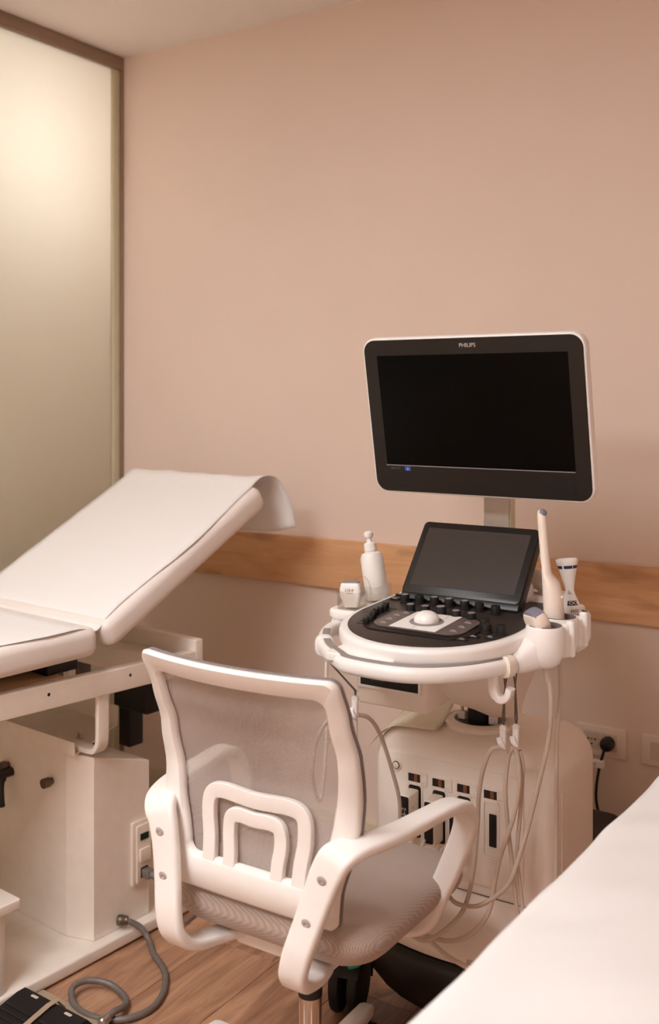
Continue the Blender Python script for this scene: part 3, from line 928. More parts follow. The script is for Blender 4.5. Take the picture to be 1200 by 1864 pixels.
# --- neck that carries the console: funnel-shaped shell
nk = B(); rings = []
for z, cx, cy, hx, hy, rr_ in ((0.690, 0.030, 0.125, 0.058, 0.050, 0.046), (0.700, 0.022, 0.118, 0.066, 0.062, 0.055), (0.735, 0.015, 0.085, 0.085, 0.10, 0.06), (0.78, 0.0, 0.05, 0.115, 0.14, 0.06), (0.83, -0.01, 0.03, 0.145, 0.17, 0.06), (0.875, -0.01, 0.02, 0.155, 0.18, 0.06)):
    rings.append([(cx + a, cy + b, z + (0.03 * max(0, -(a / hx)) if z < 0.72 else 0)) for a, b in rrect(hx, hy, rr_, 6)])
nk.loft(rings).build('neck', 'mid', us, 50)
# --- drive housing with the disc slot
dv = B().rbox(-0.168, 0.0, -0.150, 0.10, 0.745, 0.865, 0.006, 0.012).build('drive_housing', 'mid', us)
w_ = B(); frame_ring(w_, -0.0855, 0.797, 0.073, 0.016, 0.004, 0.005, 0.004, -0.1495)
w_.build('drive_bezel', 'white', dv, 30)
B().box(-0.1535, -0.0175, -0.1525, -0.1495, 0.7862, 0.8078).build('drive_slot', 'matteblack', dv)
text('drive_mark', 'DVD RW', 0.0085, basis((-0.112, -0.1527, 0.799), (1, 0, 0), (0, 0, 1), (0, -1, 0)), 'dgray', dv)
B().rbox(-0.175, -0.168, -0.13, -0.10, 0.75, 0.87, 0.002).build('housing_edge', 'cream', dv)

# --- console
def dshape(hwid, yfront, yback, n=40, p=2.1, inset=0.0):
    """Rounded-front tablet outline: superellipse front, straight tapering sides."""
    pts = []
    ymid = -0.10
    for i in range(n + 1):
        a = math.pi * i / n
        ca, sa = math.cos(a), math.sin(a)
        x_ = -hwid * math.copysign(abs(ca) ** (2 / p), ca)
        y_ = ymid - (ymid - yfront) * abs(sa) ** (2 / p)
        pts.append((x_, y_))
    pts += [(hwid * 0.99, ymid + 0.06), (hwid * 0.97, yback - 0.03), (hwid * 0.93, yback), (-hwid * 0.93, yback), (-hwid * 0.97, yback - 0.03), (-hwid * 0.99, ymid + 0.06)]
    return pts
slope = R(3.0)
Xc = Matrix.Translation((0.008, -0.30, 0.922)) @ Matrix.Rotation(slope, 4, 'X') @ Matrix.Translation((0, 0.30, 0))
con = B().slab(dshape(0.197, -0.331, 0.16), -0.032, 0.0, 0.010, 5, Xc).build('console_top', 'white', us, 40)
B().slab(dshape(0.189, -0.318, 0.155), -0.056, -0.0325, 0.004, 3, Xc, r0=0.022).build('console_tray', 'white', us, 40)
cp = B().slab(dshape(0.180, -0.312, 0.13), 0.0002, 0.0022, 0.001, 2, Xc).build('control_panel', 'panel', us, 40)
def onp(x_, y_, z=0.0022): return Xc @ Vector((x_ - 0.008, y_, z))
Rp = Matrix.Rotation(slope, 4, 'X')
def atp(x_, y_, z=0.0022): return Matrix.Translation(onp(x_, y_, z)) @ Rp
# raised trackball module
B().slab([(a, b) for a, b in rrect(0.118, 0.078, 0.045, 7)], 0, 0.003, 0.002, 2, atp(0.008, -0.168)).build('module_surround', 'bezel', cp)
mod = B().slab(rrect(0.100, 0.062, 0.032, 7), 0, 0.003, 0.001, 2, atp(0.008, -0.165, 0.0052)).build('trackball_module', 'dgray', cp)
qp = [(-0.050, -0.0605), (0.052, -0.0605), (0.052, 0.0605), (-0.050, 0.0605)]
B().slab(qp, 0, 0.0012, 0.0003, 1, atp(0.006, -0.165, 0.0083)).build('click_plate', 'white', mod)
B().box(-0.0004, 0.0004, -0.060, -0.032, 0.00125, 0.0014, atp(0.006, -0.165, 0.0083)).build('plate_seam', 'gray', mod)
B().box(-0.0004, 0.0004, 0.032, 0.060, 0.00125, 0.0014, atp(0.032, -0.165, 0.0083)).build('plate_seam', 'gray', mod)
B().lathe([(0.0345, 0), (0.0345, 0.001), (0.030, 0.0016), (0.0, 0.0016)], 32, atp(0.010, -0.168, 0.0095)).build('ball_ring', 'gray', mod)
B().lathe([(0.0255, 0.0), (0.0255, 0.004), (0.024, 0.009), (0.0195, 0.0145), (0.0125, 0.0185), (0.006, 0.0198), (0.0005, 0.0202)], 28, atp(0.010, -0.168, 0.0110)).build('trackball', 'white', mod)
for (a, b, s_) in ((-0.075, -0.04, 'a'), (-0.077, -0.01, 'b'), (-0.077, 0.022, 'c'), (-0.068, 0.045, 'd'), (0.078, -0.035, 'e'), (0.080, -0.002, 'f'), (0.078, 0.032, 'g')):
    g_ = B()
    for q in range(3): g_.box(a - 0.008, a + 0.008 - q * 0.004, b - 0.006 + q * 0.005, b - 0.0045 + q * 0.005, 0.0031, 0.0034, atp(0.008, -0.165, 0.0052))
    g_.build('key_symbol', 'keytop', mod, flat=True)
# rotary knobs
kmesh = None
for i, (kx, ky) in enumerate([(-0.117, -0.024), (-0.085, -0.018), (-0.049, -0.017), (-0.015, -0.016), (0.023, -0.018), (0.058, -0.021), (0.098, -0.029), (-0.066, -0.094), (-0.032, -0.093), (0.005, -0.095), (0.042, -0.100), (0.078, -0.103), (0.120, -0.132), (0.138, -0.165), (0.168, -0.162)]):
    big = 1.18 if i == 9 else 1.0
    if kmesh is None:
        kk = B().lathe([(0.0115, 0), (0.0115, 0.003), (0.0100, 0.004), (0.0098, 0.016), (0.0090, 0.018), (0.0003, 0.018)], 20).build('knob', 'matteblack', cp)
        kc = B().lathe([(0.0078, 0.0181), (0.0076, 0.0185), (0.0003, 0.0186)], 16).build('knob_cap', 'gray', kk)
        kmesh = kk
        o = kk
    else:
        o = copy_to(kmesh, cp)
        if i not in (1, 5, 6, 12, 13, 14): copy_to(kc, o)
    o.location = onp(kx, ky); o.rotation_euler = (slope, 0, 0); o.scale = (big, big, big)
for (bx_, by_) in ((0.130, -0.205), (0.118, -0.232), (0.160, -0.195), (0.158, -0.01), (-0.150, -0.01), (-0.158, 0.03)):
    o = B().slab(rrect(0.0105, 0.0075, 0.003, 3), 0, 0.003, 0.001, 2, atp(bx_, by_)).build('button', 'black', cp)
    g_ = B()
    for q in range(2): g_.box(-0.006, 0.006 - q * 0.005, -0.004 + q * 0.005, -0.0022 + q * 0.005, 0.0031, 0.0034, atp(bx_, by_))
    g_.build('button_symbol', 'keytop', o, flat=True)
# gain sliders
for i in range(8):
    t = i / 7
    sx = -0.102 - 0.028 * t; sy = -0.214 + 0.130 * t
    B().box(-0.024, 0.024, -0.0014, 0.0014, 0, 0.0005, atp(sx, sy)).build('slider_track', 'matteblack', cp)
    B().rbox(-0.0060, 0.0060, -0.0042, 0.0042, 0, 0.012, 0.0015, X=atp(sx - 0.002 + 0.004 * math.sin(i * 1.3), sy)).build('slider', 'matteblack', cp)
# touch screen leaning on the back of the console
b0, t0 = Vector((-0.003, -0.004, 0.948)), Vector((-0.003, 0.122, 1.100))
up = (t0 - b0).normalized(); nrm_ = Vector((1, 0, 0)).cross(up); Lh = (t0 - b0).length
Xt = basis(b0, (1, 0, 0), up, nrm_)
tsb = B().slab([(a, b + Lh / 2) for a, b in rrect(0.1405, Lh / 2, 0.012, 5)], -0.030, -0.0015, 0.006, 3, Xt).build('touch_screen_body', 'bezel', us)
B().slab([(a, b + Lh / 2 + 0.004) for a, b in rrect(0.1385, Lh / 2 - 0.006, 0.010, 5)], -0.0014, 0.0012, 0.001, 2, Xt).build('touch_screen_bezel', 'bezel', tsb)
B().slab([(a, b + Lh / 2 + 0.006) for a, b in rrect(0.1235, Lh / 2 - 0.024, 0.001, 2)], 0.0013, 0.0017, 0.0002, 1, Xt).build('touch_display', 'tscreen', tsb)
B().ribbon([(-0.14, 0.004, 0.947), (0.135, 0.004, 0.947)], (0, 0.6, 0.8), 0.02, 0.012, 0.3).build('touch_screen_chin', 'bezel', tsb)
B().rbox(-0.12, 0.12, 0.075, 0.14, 0.925, 0.985, 0.015, 0.02).build('screen_pedestal', 'white', us)
B().tube(spline([(0.05, 0.17, 0.965), (0.10, 0.165, 0.985), (0.138, 0.16, 0.974), (0.15, 0.155, 0.94)], 5), 0.024, 12).build('arm_cover', 'cream', us)
B().rbox(-0.19, 0.19, 0.10, 0.22, 0.90, 0.955, 0.014, 0.03).build('console_rear', 'white', us)

# --- handle ring round the front, white with a grey top strip
ring_pts = [(-0.236, 0.0), (-0.252, -0.05), (-0.250, -0.12), (-0.214, -0.20), (-0.156, -0.278), (-0.100, -0.325), (-0.066, -0.348), (0.0, -0.354), (0.060, -0.346), (0.108, -0.318), (0.150, -0.270), (0.180, -0.210), (0.200, -0.15), (0.212, -0.10)]
rp3 = spline([(a, b, 0.880) for a, b in ring_pts], 6)
hr = B().ribbon(rp3, (0, 0, 1), 0.030, 0.026, 0.48, n=5).build('handle_ring', 'white', us, 60)
gp = [(a * 0.985, b * 0.985, 0.8952) for a, b, c in rp3[16:-8]]
B().ribbon(gp, (0, 0, 1), 0.004, 0.015, 0.4).build('handle_grip', 'gray', hr)
for k_ in (8, 21, 68, 73):
    P_ = Vector(rp3[k_]); T_ = (Vector(rp3[k_ + 1]) - Vector(rp3[k_ - 1])).normalized()
    B().ribbon([tuple(P_ + T_ * d) for d in (-0.011, -0.009, 0.0, 0.009, 0.011)], (0, 0, 1), [0.038, 0.042, 0.043, 0.042, 0.038], [0.034, 0.039, 0.040, 0.039, 0.034], 0.40, n=5).build('handle_clip', 'white' if k_ != 68 else 'cream', hr)
B().rbox(-0.245, -0.185, -0.06, 0.03, 0.862, 0.912, 0.012, 0.02).build('handle_bracket', 'white', us)
B().rbox(-0.125, 0.025, -0.341, -0.25, 0.880, 0.897, 0.004, 0.01).build('pull_tray', 'white', us)
B().ribbon(spline([(0.167, -0.2, 0.878), (0.168, -0.2, 0.845), (0.172, -0.2, 0.828), (0.184, -0.2, 0.819), (0.197, -0.2, 0.826), (0.202, -0.2, 0.842)], 5), (0, 1, 0), 0.022, [0.018] * 12 + [0.015] * 7 + [0.013] * 7, 0.25).build('cable_hook', 'white', us)

# --- probe holders (right): three cups in a block, open at the top
def cup(b, cx, cy, z0, z1, ro, ri, seg=28):
    prof = [(ro * 0.45, z0), (ro * 0.75, z0 + 0.008), (ro, z0 + 0.03), (ro, z1 - 0.004), (ro - 0.003, z1), (ri + 0.002, z1), (ri, z1 - 0.003), (ri * 0.9, z0 + 0.022), (0.001, z0 + 0.02)]
    b.lathe(prof, seg, Matrix.Translation((cx, cy, 0)))
cups = ((0.236, -0.112, 0.037, 0.030), (0.232, -0.022, 0.038, 0.031), (0.222, 0.075, 0.040, 0.032))
hold = None
for i, (cx, cy, ro, ri) in enumerate(cups):
    b_ = B(); dz = -0.009 if i == 2 else 0.0; cup(b_, cx, cy, 0.868 + dz, 0.948 + dz, ro, ri)
    o = b_.build('probe_holder', 'white', us, 45)
    l_ = B().lathe([(0.001, 0.8912), (ri * 0.9 - 0.0005, 0.8912), (ri - 0.0005, 0.9470), (ri + 0.0016, 0.9486), (ri - 0.0015, 0.9486), (ri * 0.9 - 0.0018, 0.8935), (0.001, 0.8930)], 28, Matrix.Translation((cx, cy, dz))).build('holder_lining', 'inner', o)
B().ribbon(spline([(0.194, -0.168, 0.880), (0.203, -0.150, 0.885), (0.214, -0.132, 0.893), (0.229, -0.112, 0.903)], 5), (0, 0, 1), [0.036 + 0.0026 * i for i in range(16)], [0.032 + 0.002 * i for i in range(16)], 0.4).build('holder_arm', 'white', us, 40)
B().rbox(0.194, 0.272, -0.0795, -0.0555, 0.880, 0.9475, 0.008, 0.010).build('holder_bridge', 'white', us, 40)
B().rbox(0.188, 0.266, 0.012, 0.040, 0.880, 0.943, 0.008, 0.010).build('holder_bridge', 'white', us, 40)
for (x0, y0, y1) in ((0.262, -0.074, -0.060), (0.256, 0.020, 0.034)):
    B().rbox(x0, x0 + 0.018, y0, y1, 0.882, 0.952, 0.005, 0.006).build('holder_rib', 'white', us)
B().rbox(0.196, 0.234, 0.10, 0.135, 0.885, 0.946, 0.008).build('holder_end', 'white', us)
# --- holders on the left: clear cups and shelf
B().rbox(-0.285, -0.19, -0.09, 0.12, 0.895, 0.918, 0.008, 0.03).build('side_shelf', 'white', us)
def clear_cup(cx, cy, hx, hy, z0, z1):
    o = rrect(hx, hy, 0.012, 4); i_ = rrect(hx - 0.0025, hy - 0.0025, 0.0095, 4)
    rg = [[(cx + a, cy + b, z0), (cx + a, cy + b, z1), (cx + c, cy + d, z1), (cx + c, cy + d, z0 + 0.002)] for (a, b), (c, d) in zip(o, i_)]
    q = B().loft(rg, closed=True)
    q.slab([(cx + a, cy + b) for a, b in i_], z0, z0 + 0.002, 0.0005, 1)
    return q.build('clear_holder', 'clear', us)
clear_cup(-0.232, -0.058, 0.030, 0.024, 0.9185, 0.958)
clear_cup(-0.243, 0.045, 0.036, 0.040, 0.9185, 0.956)
B().tube(spline([(-0.205, -0.02, 0.945), (-0.225, 0.0, 0.972), (-0.25, 0.01, 0.978), (-0.268, 0.015, 0.965), (-0.275, 0.02, 0.94)], 5), 0.0016, 6).build('wire_hoop', 'clear', us)

# --- monitor on its arm
ma = B().rbox(-0.036, 0.029, 0.205, 0.235, 0.94, 1.20, 0.003, 0.006).build('monitor_arm', 'armgrey', us)
B().box(0.0291, 0.0325, 0.208, 0.232, 0.94, 1.2).build('arm_trim', 'alu_lt', ma)
B().rbox(-0.06, 0.06, 0.15, 0.24, 1.20, 1.32, 0.01).build('monitor_mount', 'mid', ma)
mb, mt = Vector((0, 0.105, 1.163)), Vector((0, 0.034, 1.520))
up = (mt - mb).normalized(); nrm_ = Vector((1, 0, 0)).cross(up); Hm = (mt - mb).length
Xm = basis(mb, (1, 0, 0), up, nrm_)
mon_out = [(a, b + Hm / 2) for a, b in rrect(0.264, Hm / 2, 0.032, 8)]
mh = B().slab(mon_out, -0.042, -0.0015, 0.004, 4, Xm, r0=0.02).build('monitor_housing', 'white', us)
B().slab(offset(mon_out, -0.0045), -0.0014, 0.0006, 0.0006, 1, Xm).build('monitor_bezel', 'bezel', mh)
B().slab([(a, b + 0.196) for a, b in rrect(0.2265, 0.128, 0.001, 2)], 0.0007, 0.0011, 0.0002, 1, Xm).build('monitor_display', 'screen', mh)
B().box(-0.228, 0.226, 0.0662, 0.0682, 0.0007, 0.0022, Xm).build('screen_strip', 'gray', mh)
text('maker_logo', 'PHILIPS', 0.0125, Xm @ Matrix.Translation((0.002, 0.343, 0.0008)), 'label', mh, 0.0003)
text('model_mark', 'affiniti 70', 0.0066, Xm @ Matrix.Translation((-0.206, 0.0595, 0.0008)), 'dgray', mh)
bd = B().slab(rrect(0.0072, 0.0047, 0.001, 2), 0.0007, 0.0010, 0.0001, 1, Xm @ Matrix.Translation((-0.1735, 0.0594, 0))).build('blue_badge', 'blue', mh)
B().slab([(0.0, 0.003), (-0.0012, 0.001), (-0.0012, -0.0032), (0.0012, -0.0032), (0.0012, 0.001)], 0.0011, 0.0013, 0.00005, 1, Xm @ Matrix.Translation((-0.1735, 0.0594, 0))).build('badge_figure', 'label', bd)
for sx in (-0.195, 0.198):
    g_ = B()
    for i in range(8):
        g_.box(sx - 0.023, sx + 0.023, 0.017 + i * 0.0042, 0.0193 + i * 0.0042, 0.0007, 0.0012, Xm)
    g_.build('speaker_grille', 'matteblack', mh, flat=True)
B().lathe([(0.0016, 0.0007), (0.0016, 0.0012)], 8, Xm @ Matrix.Translation((-0.221, 0.343, 0))).build('sensor', 'matteblack', mh)

# sheet lying on top of the cabinet
shv, shf = [], []
Pc = [(-0.214, -0.015, 0.606), (-0.188, 0.125, 0.668), (-0.088, 0.180, 0.664), (-0.056, 0.012, 0.662)]
for i in range(13):
    u = i / 12
    for j in range(13):
        v = j / 12
        p = (Vector(Pc[0]) * (1 - u) + Vector(Pc[3]) * u) * (1 - v) + (Vector(Pc[1]) * (1 - u) + Vector(Pc[2]) * u) * v
        q_ = max(0.0, min(1.0, (-p.x - 0.137) / 0.0755))
        surf = 0.58 + 0.0755 * math.sqrt(max(0.0, 1 - q_ * q_)) + 0.004
        shv.append((p.x, p.y, max(surf, p.z) + 0.028 * v * v * u + 0.003 * math.sin(u * 3.1) * v))
for i in range(12):
    for j in range(12): shf.append((i * 13 + j, i * 13 + j + 1, (i + 1) * 13 + j + 1, (i + 1) * 13 + j))
sh = B(); sh.v = shv; sh.f = shf
lo_ = sh.build('loose_sheet', 'notep')
lo_.location = US
md = lo_.modifiers.new('t', 'SOLIDIFY'); md.thickness = 0.0008
tag(lo_, 'cream paper sheet lying curled on top of the machine base cabinet', 'paper sheet')


# ================================================================== PROBES, GEL, CABLES
def cable(pts, r, parent, m='cable', name='cable', per=7):
    return B().tube(spline(pts, per), r, 8).build(name, m, parent)

def connector(parent, sx, txt, y0=-0.0062):
    c = B().rbox(sx - 0.0125, sx + 0.0125, y0 - 0.046, y0, 0.432, 0.530, 0.004, 0.005)
    o = c.build('connector', 'cream', parent)
    pl_ = B().slab([(a + sx, b + 0.483) for a, b in rrect(0.0105, 0.044, 0.004, 4)], 0, 0.0012, 0.0004, 1, basis((0, y0 - 0.0462, 0), (1, 0, 0), (0, 0, 1), (0, -1, 0))).build('connector_label', 'bezel', o)
    if txt:
        text('connector_text', txt, 0.0135, basis((sx, y0 - 0.0476, 0.490), (0, 0, 1), (-1, 0, 0), (0, -1, 0)), 'label', pl_)
    B().cyl((sx + 0.0125, y0 - 0.03, 0.50), (sx + 0.0129, y0 - 0.03, 0.50), 0.0015, 8).build('connector_pin', 'slotin', o)
    return o

def skin(rings_): return B().loft(rings_)

# curved-array probe in the nearest right-hand cup
pr = thing('curved_probe', 'cream ultrasound probe with broad grey lens leaning in the nearest right-hand holder', 'ultrasound probe', US)
ax = Vector((-0.30, -0.30, 0.90)).normalized()
Xq = frame((0.2415, -0.102, 0.900), ax, (0.80, -0.60, 0.0))
rings = []
for z, a, b in ((0.0, 0.012, 0.012), (0.012, 0.0155, 0.0145), (0.028, 0.0175, 0.0155), (0.040, 0.0225, 0.0165), (0.050, 0.0275, 0.0165), (0.060, 0.0300, 0.016), (0.070, 0.0295, 0.0155), (0.079, 0.0250, 0.0140)):
    rings.append([tuple(Xq @ Vector((x_, y_, z))) for x_, y_ in rrect(a, b, min(a, b) * 0.85, 6)])
skin(rings).build('shell', 'probe', pr)
rings = []
for i in range(11):
    x_ = -0.0235 + 0.047 * i / 10
    z = 0.0725 + 0.014 * math.sqrt(max(0.0, 1 - (x_ / 0.0262) ** 2))
    rings.append([tuple(Xq @ Vector((x_, y_, zz))) for y_, zz in ((-0.0105, z - 0.010), (-0.0105, z), (-0.006, z + 0.0012), (0.006, z + 0.0012), (0.0105, z), (0.0105, z - 0.010))])
skin(rings).build('lens', 'lens', pr)
cable([(0.236, -0.112, 0.895), (0.234, -0.10, 0.874), (0.243, -0.1, 0.807), (0.236, -0.09, 0.728), (0.219, -0.09, 0.65), (0.197, -0.09, 0.559), (0.178, -0.1, 0.483), (0.159, -0.11, 0.428), (0.122, -0.12, 0.39), (0.087, -0.12, 0.37), (0.04, -0.11, 0.364), (0.005, -0.08, 0.385), (-0.012, -0.062, 0.43), (0.008, -0.055, 0.45)], 0.0046, pr)
B().cyl((0.236, -0.110, 0.874), (0.2375, -0.102, 0.838), 0.0075, 12, 0.005).build('strain_relief', 'cable', pr)
connector(pr, SX[2], '')

# endocavity probe
pe = thing('endocavity_probe', 'tall slim cream ultrasound probe standing upright in the middle right-hand holder', 'ultrasound probe', US)
sh_ = B(); rgs = []
tab = [(0.895, 0.0180, 0.0105), (0.905, 0.0205, 0.0110), (0.94, 0.0208, 0.0108), (0.98, 0.0202, 0.0108), (1.008, 0.0195, 0.0108), (1.020, 0.0180, 0.0092), (1.029, 0.0140, 0.0055), (1.038, 0.0108, 0.0020), (1.052, 0.0096, 0.0004), (1.09, 0.0092, 0.0), (1.135, 0.0092, 0.0), (1.147, 0.0088, 0.0), (1.153, 0.007, 0.0), (1.156, 0.003, 0.0)]
for z_, r_, dx_ in tab:
    t_ = (z_ - 0.895) / 0.261
    cx_ = 0.2145 - 0.034 * t_ + dx_; cy_ = -0.022 + 0.034 * t_
    rgs.append([(cx_ + r_ * math.cos(2 * math.pi * j / 24), cy_ + r_ * math.sin(2 * math.pi * j / 24), z_ - (0.010 * math.cos(2 * math.pi * j / 24) if 1.0 < z_ < 1.045 else 0)) for j in range(24)])
sh_.loft(rgs).build('shell', 'probe', pe, 60)
B().lathe([(0.0088, 0), (0.0086, 0.004), (0.0062, 0.0075), (0.002, 0.009)], 16, frame((0.1835, 0.011, 1.1475), (0.45, 0, 0.9))).build('lens', 'lens', pe)
B().lathe([(0.003, 0), (0.003, 0.002), (0.001, 0.003)], 10, frame((0.2335, -0.012, 0.985), (0.9, -0.2, 0))).build('marker', 'white', pe)
cable([(0.230, -0.02, 0.895), (0.226, 0.005, 0.868), (0.217, 0.02, 0.851), (0.219, 0.02, 0.784), (0.219, 0.0, 0.711), (0.222, -0.012, 0.637), (0.2225, -0.014, 0.549), (0.222, -0.014, 0.426), (0.225, -0.03, 0.36), (0.205, -0.13, 0.29), (0.10, -0.15, 0.262), (-0.02, -0.13, 0.30), (-0.055, -0.08, 0.40), (-0.052, -0.06, 0.45)], 0.0044, pe)
connector(pe, SX[1], '')

# linear probe in the clear cup on the left
pn = thing('linear_probe', 'white ultrasound probe marked L12-4 in the clear cup on the left', 'ultrasound probe', US)
Xn = Matrix.Translation((-0.232, -0.058, 0.9225)) @ Matrix.Rotation(R(12), 4, 'Z') @ Matrix.Rotation(R(-3), 4, 'Y')
rings = []
for z, a, b in ((0.0, 0.016, 0.010), (0.010, 0.019, 0.011), (0.020, 0.0235, 0.012), (0.027, 0.0255, 0.0125), (0.040, 0.0250, 0.0125), (0.049, 0.0225, 0.0120), (0.053, 0.0205, 0.010)):
    rings.append([tuple(Xn @ Vector((x_, y_, z))) for x_, y_ in rrect(a, b, min(a, b) * 0.6, 5)])
skin(rings).build('shell', 'white', pn)
B().rbox(-0.019, 0.019, -0.007, 0.007, 0.0531, 0.0560, 0.0012, X=Xn).build('lens', 'lens', pn)
text('probe_mark', 'L12-4', 0.0085, Xn @ basis((-0.001, -0.0129, 0.038), (1, 0, 0), (0, 0, 1), (0, -1, 0)), 'dgray', pn)
B().box(-0.0075, 0.0075, -0.0131, -0.0126, 0.0310, 0.0320, Xn).build('mark_line', 'dgray', pn)
cable([(-0.232, -0.058, 0.926), (-0.252, -0.045, 0.93), (-0.272, -0.02, 0.925), (-0.30, -0.02, 0.89), (-0.285, -0.08, 0.80), (-0.240, -0.15, 0.66), (-0.2222, -0.20, 0.545), (-0.215, -0.242, 0.60), (-0.205, -0.25, 0.665), (-0.190, -0.252, 0.705), (-0.160, -0.252, 0.742), (-0.125, -0.252, 0.755), (-0.106, -0.252, 0.755), (-0.094, -0.22, 0.742), (-0.097, -0.17, 0.696), (-0.099, -0.12, 0.613), (-0.098, -0.085, 0.53), (-0.106, -0.07, 0.455), (-0.104, -0.058, 0.446)], 0.0042, pn)
connector(pn, SX[0], 'C6-2')

# spare looped leads held in the right-hand clips
wl = thing('looped_lead', 'cream lead looped from the right-hand clips down over the front of the machine', 'cable', US)
cable([(0.167, -0.1, 0.699), (0.155, -0.1, 0.673), (0.149, -0.1, 0.607), (0.151, -0.09, 0.527), (0.159, -0.09, 0.464), (0.17, -0.095, 0.391), (0.185, -0.11, 0.32), (0.16, -0.12, 0.265), (0.08, -0.13, 0.262)], 0.0048, wl, name='outer_strand')
cable([(0.17, -0.098, 0.698), (0.178, -0.1, 0.656), (0.177, -0.1, 0.612), (0.166, -0.102, 0.556), (0.143, -0.104, 0.486), (0.132, -0.11, 0.432), (0.126, -0.12, 0.38), (0.113, -0.13, 0.349), (0.08, -0.13, 0.312), (0.03, -0.12, 0.285), (-0.04, -0.10, 0.272), (-0.12, -0.09, 0.268)], 0.0048, wl, name='inner_strand')
cable([(0.176, -0.092, 0.69), (0.181, -0.088, 0.653), (0.174, -0.084, 0.564), (0.166, -0.082, 0.476), (0.175, -0.085, 0.413), (0.19, -0.10, 0.33), (0.19, -0.12, 0.27)], 0.0044, wl, name='rear_strand')
w2 = thing('hanging_lead', 'pale lead arching left from the clip and running down past the blank socket', 'cable', US)
cable([(0.153, -0.112, 0.7), (0.124, -0.112, 0.687), (0.106, -0.11, 0.645), (0.092, -0.1, 0.584), (0.085, -0.09, 0.524), (0.076, -0.09, 0.432), (0.066, -0.1, 0.367), (0.052, -0.115, 0.335), (0.019, -0.13, 0.30), (-0.013, -0.14, 0.283), (-0.062, -0.12, 0.278)], 0.0048, w2, name='strand')

# elastic cable straps with clips
def strap(label, top, bot, spread):
    t = thing('cable_strap', label, 'cable strap', US, 0, 'elastic cable straps under the handle ring')
    tx, ty, tz = top; bx_, by_, bz = bot
    mid = (tx * 0.72 + bx_ * 0.28, ty * 0.72 + by_ * 0.28, tz * 0.72 + bz * 0.28)
    for s in (-1, 1):
        B().tube([(tx + s * spread, ty + 0.004 * s, tz), mid, (bx_ - s * 0.003, by_ + 0.002 * s, bz + 0.016), (bx_, by_, bz + 0.004)], 0.0017, 6).build('elastic', 'strap', t)
    B().cyl((bx_, by_ - 0.004, bz), (bx_, by_ + 0.004, bz), 0.0068, 14).build('pivot', 'white', t)
    B().rbox(bx_ - 0.0065, bx_ + 0.0065, by_ - 0.006, by_ + 0.003, bz - 0.036, bz - 0.003, 0.002, 0.003).build('clip', 'white', t)
    B().ribbon(spline([(bx_ - 0.006, by_ - 0.008, bz - 0.018), (bx_ - 0.001, by_ - 0.014, bz - 0.024), (bx_ + 0.005, by_ - 0.012, bz - 0.034), (bx_ + 0.002, by_ - 0.004, bz - 0.040)], 4), (1, 0, 0), 0.010, 0.003, 0.3).build('clip_jaw', 'white', t)
strap('grey crossed elastic strap with white clip at the left of the handle ring', (-0.152, -0.285, 0.872), (-0.106, -0.252, 0.787), 0.006)
B().tube(spline([(-0.104, -0.250, 0.752), (-0.112, -0.235, 0.70), (-0.122, -0.215, 0.62), (-0.130, -0.20, 0.53)], 5), 0.0016, 6).build('tail', 'cable', bpy.data.objects['cable_strap'])
strap('left one of two close elastic straps with white clips right of the black column', (0.182, -0.175, 0.868), (0.150, -0.112, 0.735), 0.003)
strap('right one of two close elastic straps with white clips right of the black column', (0.192, -0.155, 0.868), (0.172, -0.10, 0.738), 0.003)

# gel bottles
gb = thing('pump_bottle', 'white gel bottle with round pump top in the holder left of the touch screen', 'bottle', US)
Xg = frame((-0.228, 0.048, 0.921), (-0.165, 0.0, 0.98), (1, 0, 0))
B().lathe([(0.024, 0.0), (0.0265, 0.003), (0.0270, 0.05), (0.0265, 0.096), (0.0225, 0.106), (0.0135, 0.110), (0.0125, 0.1115)], 28, Xg).build('bottle_body', 'white', gb)
B().lathe([(0.0135, 0.1116), (0.0148, 0.113), (0.0140, 0.128), (0.011, 0.131), (0.0065, 0.132), (0.006, 0.140), (0.0085, 0.142), (0.0112, 0.147), (0.0108, 0.153), (0.006, 0.157), (0.001, 0.158)], 22, Xg).build('pump_top', 'white', gb)

cb_ = thing('waisted_bottle', 'white waisted gel bottle with navy band and lettering at the back right-hand holder', 'bottle', US)
Xw = frame((0.226, 0.070, 0.9310), (-0.115, 0.04, 0.99), (1, 0, 0)) @ Matrix.Diagonal((1.02, 1.02, 0.84, 1.0))
prof = [(0.0195, 0.005), (0.0205, 0.012), (0.0185, 0.024), (0.0140, 0.040), (0.0098, 0.056), (0.0088, 0.066), (0.0105, 0.078), (0.0140, 0.096), (0.0180, 0.116), (0.0215, 0.132), (0.0225, 0.137), (0.0218, 0.1405), (0.019, 0.1415), (0.017, 0.138), (0.002, 0.1375)]
B().lathe(prof, 32, Xw).build('bottle_body', 'white', cb_)
def prad(z):
    return interp(z, [(b, a) for a, b in prof[:11]])
B().lathe([(0.0185, 0.0), (0.0212, 0.001), (0.0213, 0.0055), (0.0195, 0.0062)], 32, Xw).build('bottle_foot', 'navy', cb_)
def decal(z0, z1, a0, a1, name, m, rad=0.0003, nseg=14):
    rg = []
    for i in range(nseg + 1):
        a = R(a0 + (a1 - a0) * i / nseg)
        rg.append([tuple(Xw @ Vector(((prad(z) + rad + e_) * math.cos(a), (prad(z) + rad + e_) * math.sin(a), z))) for z, e_ in ((z0, 0), (z1, 0), (z1, -0.0006), (z0, -0.0006))])
    return B().loft(rg).build(name, m, cb_)
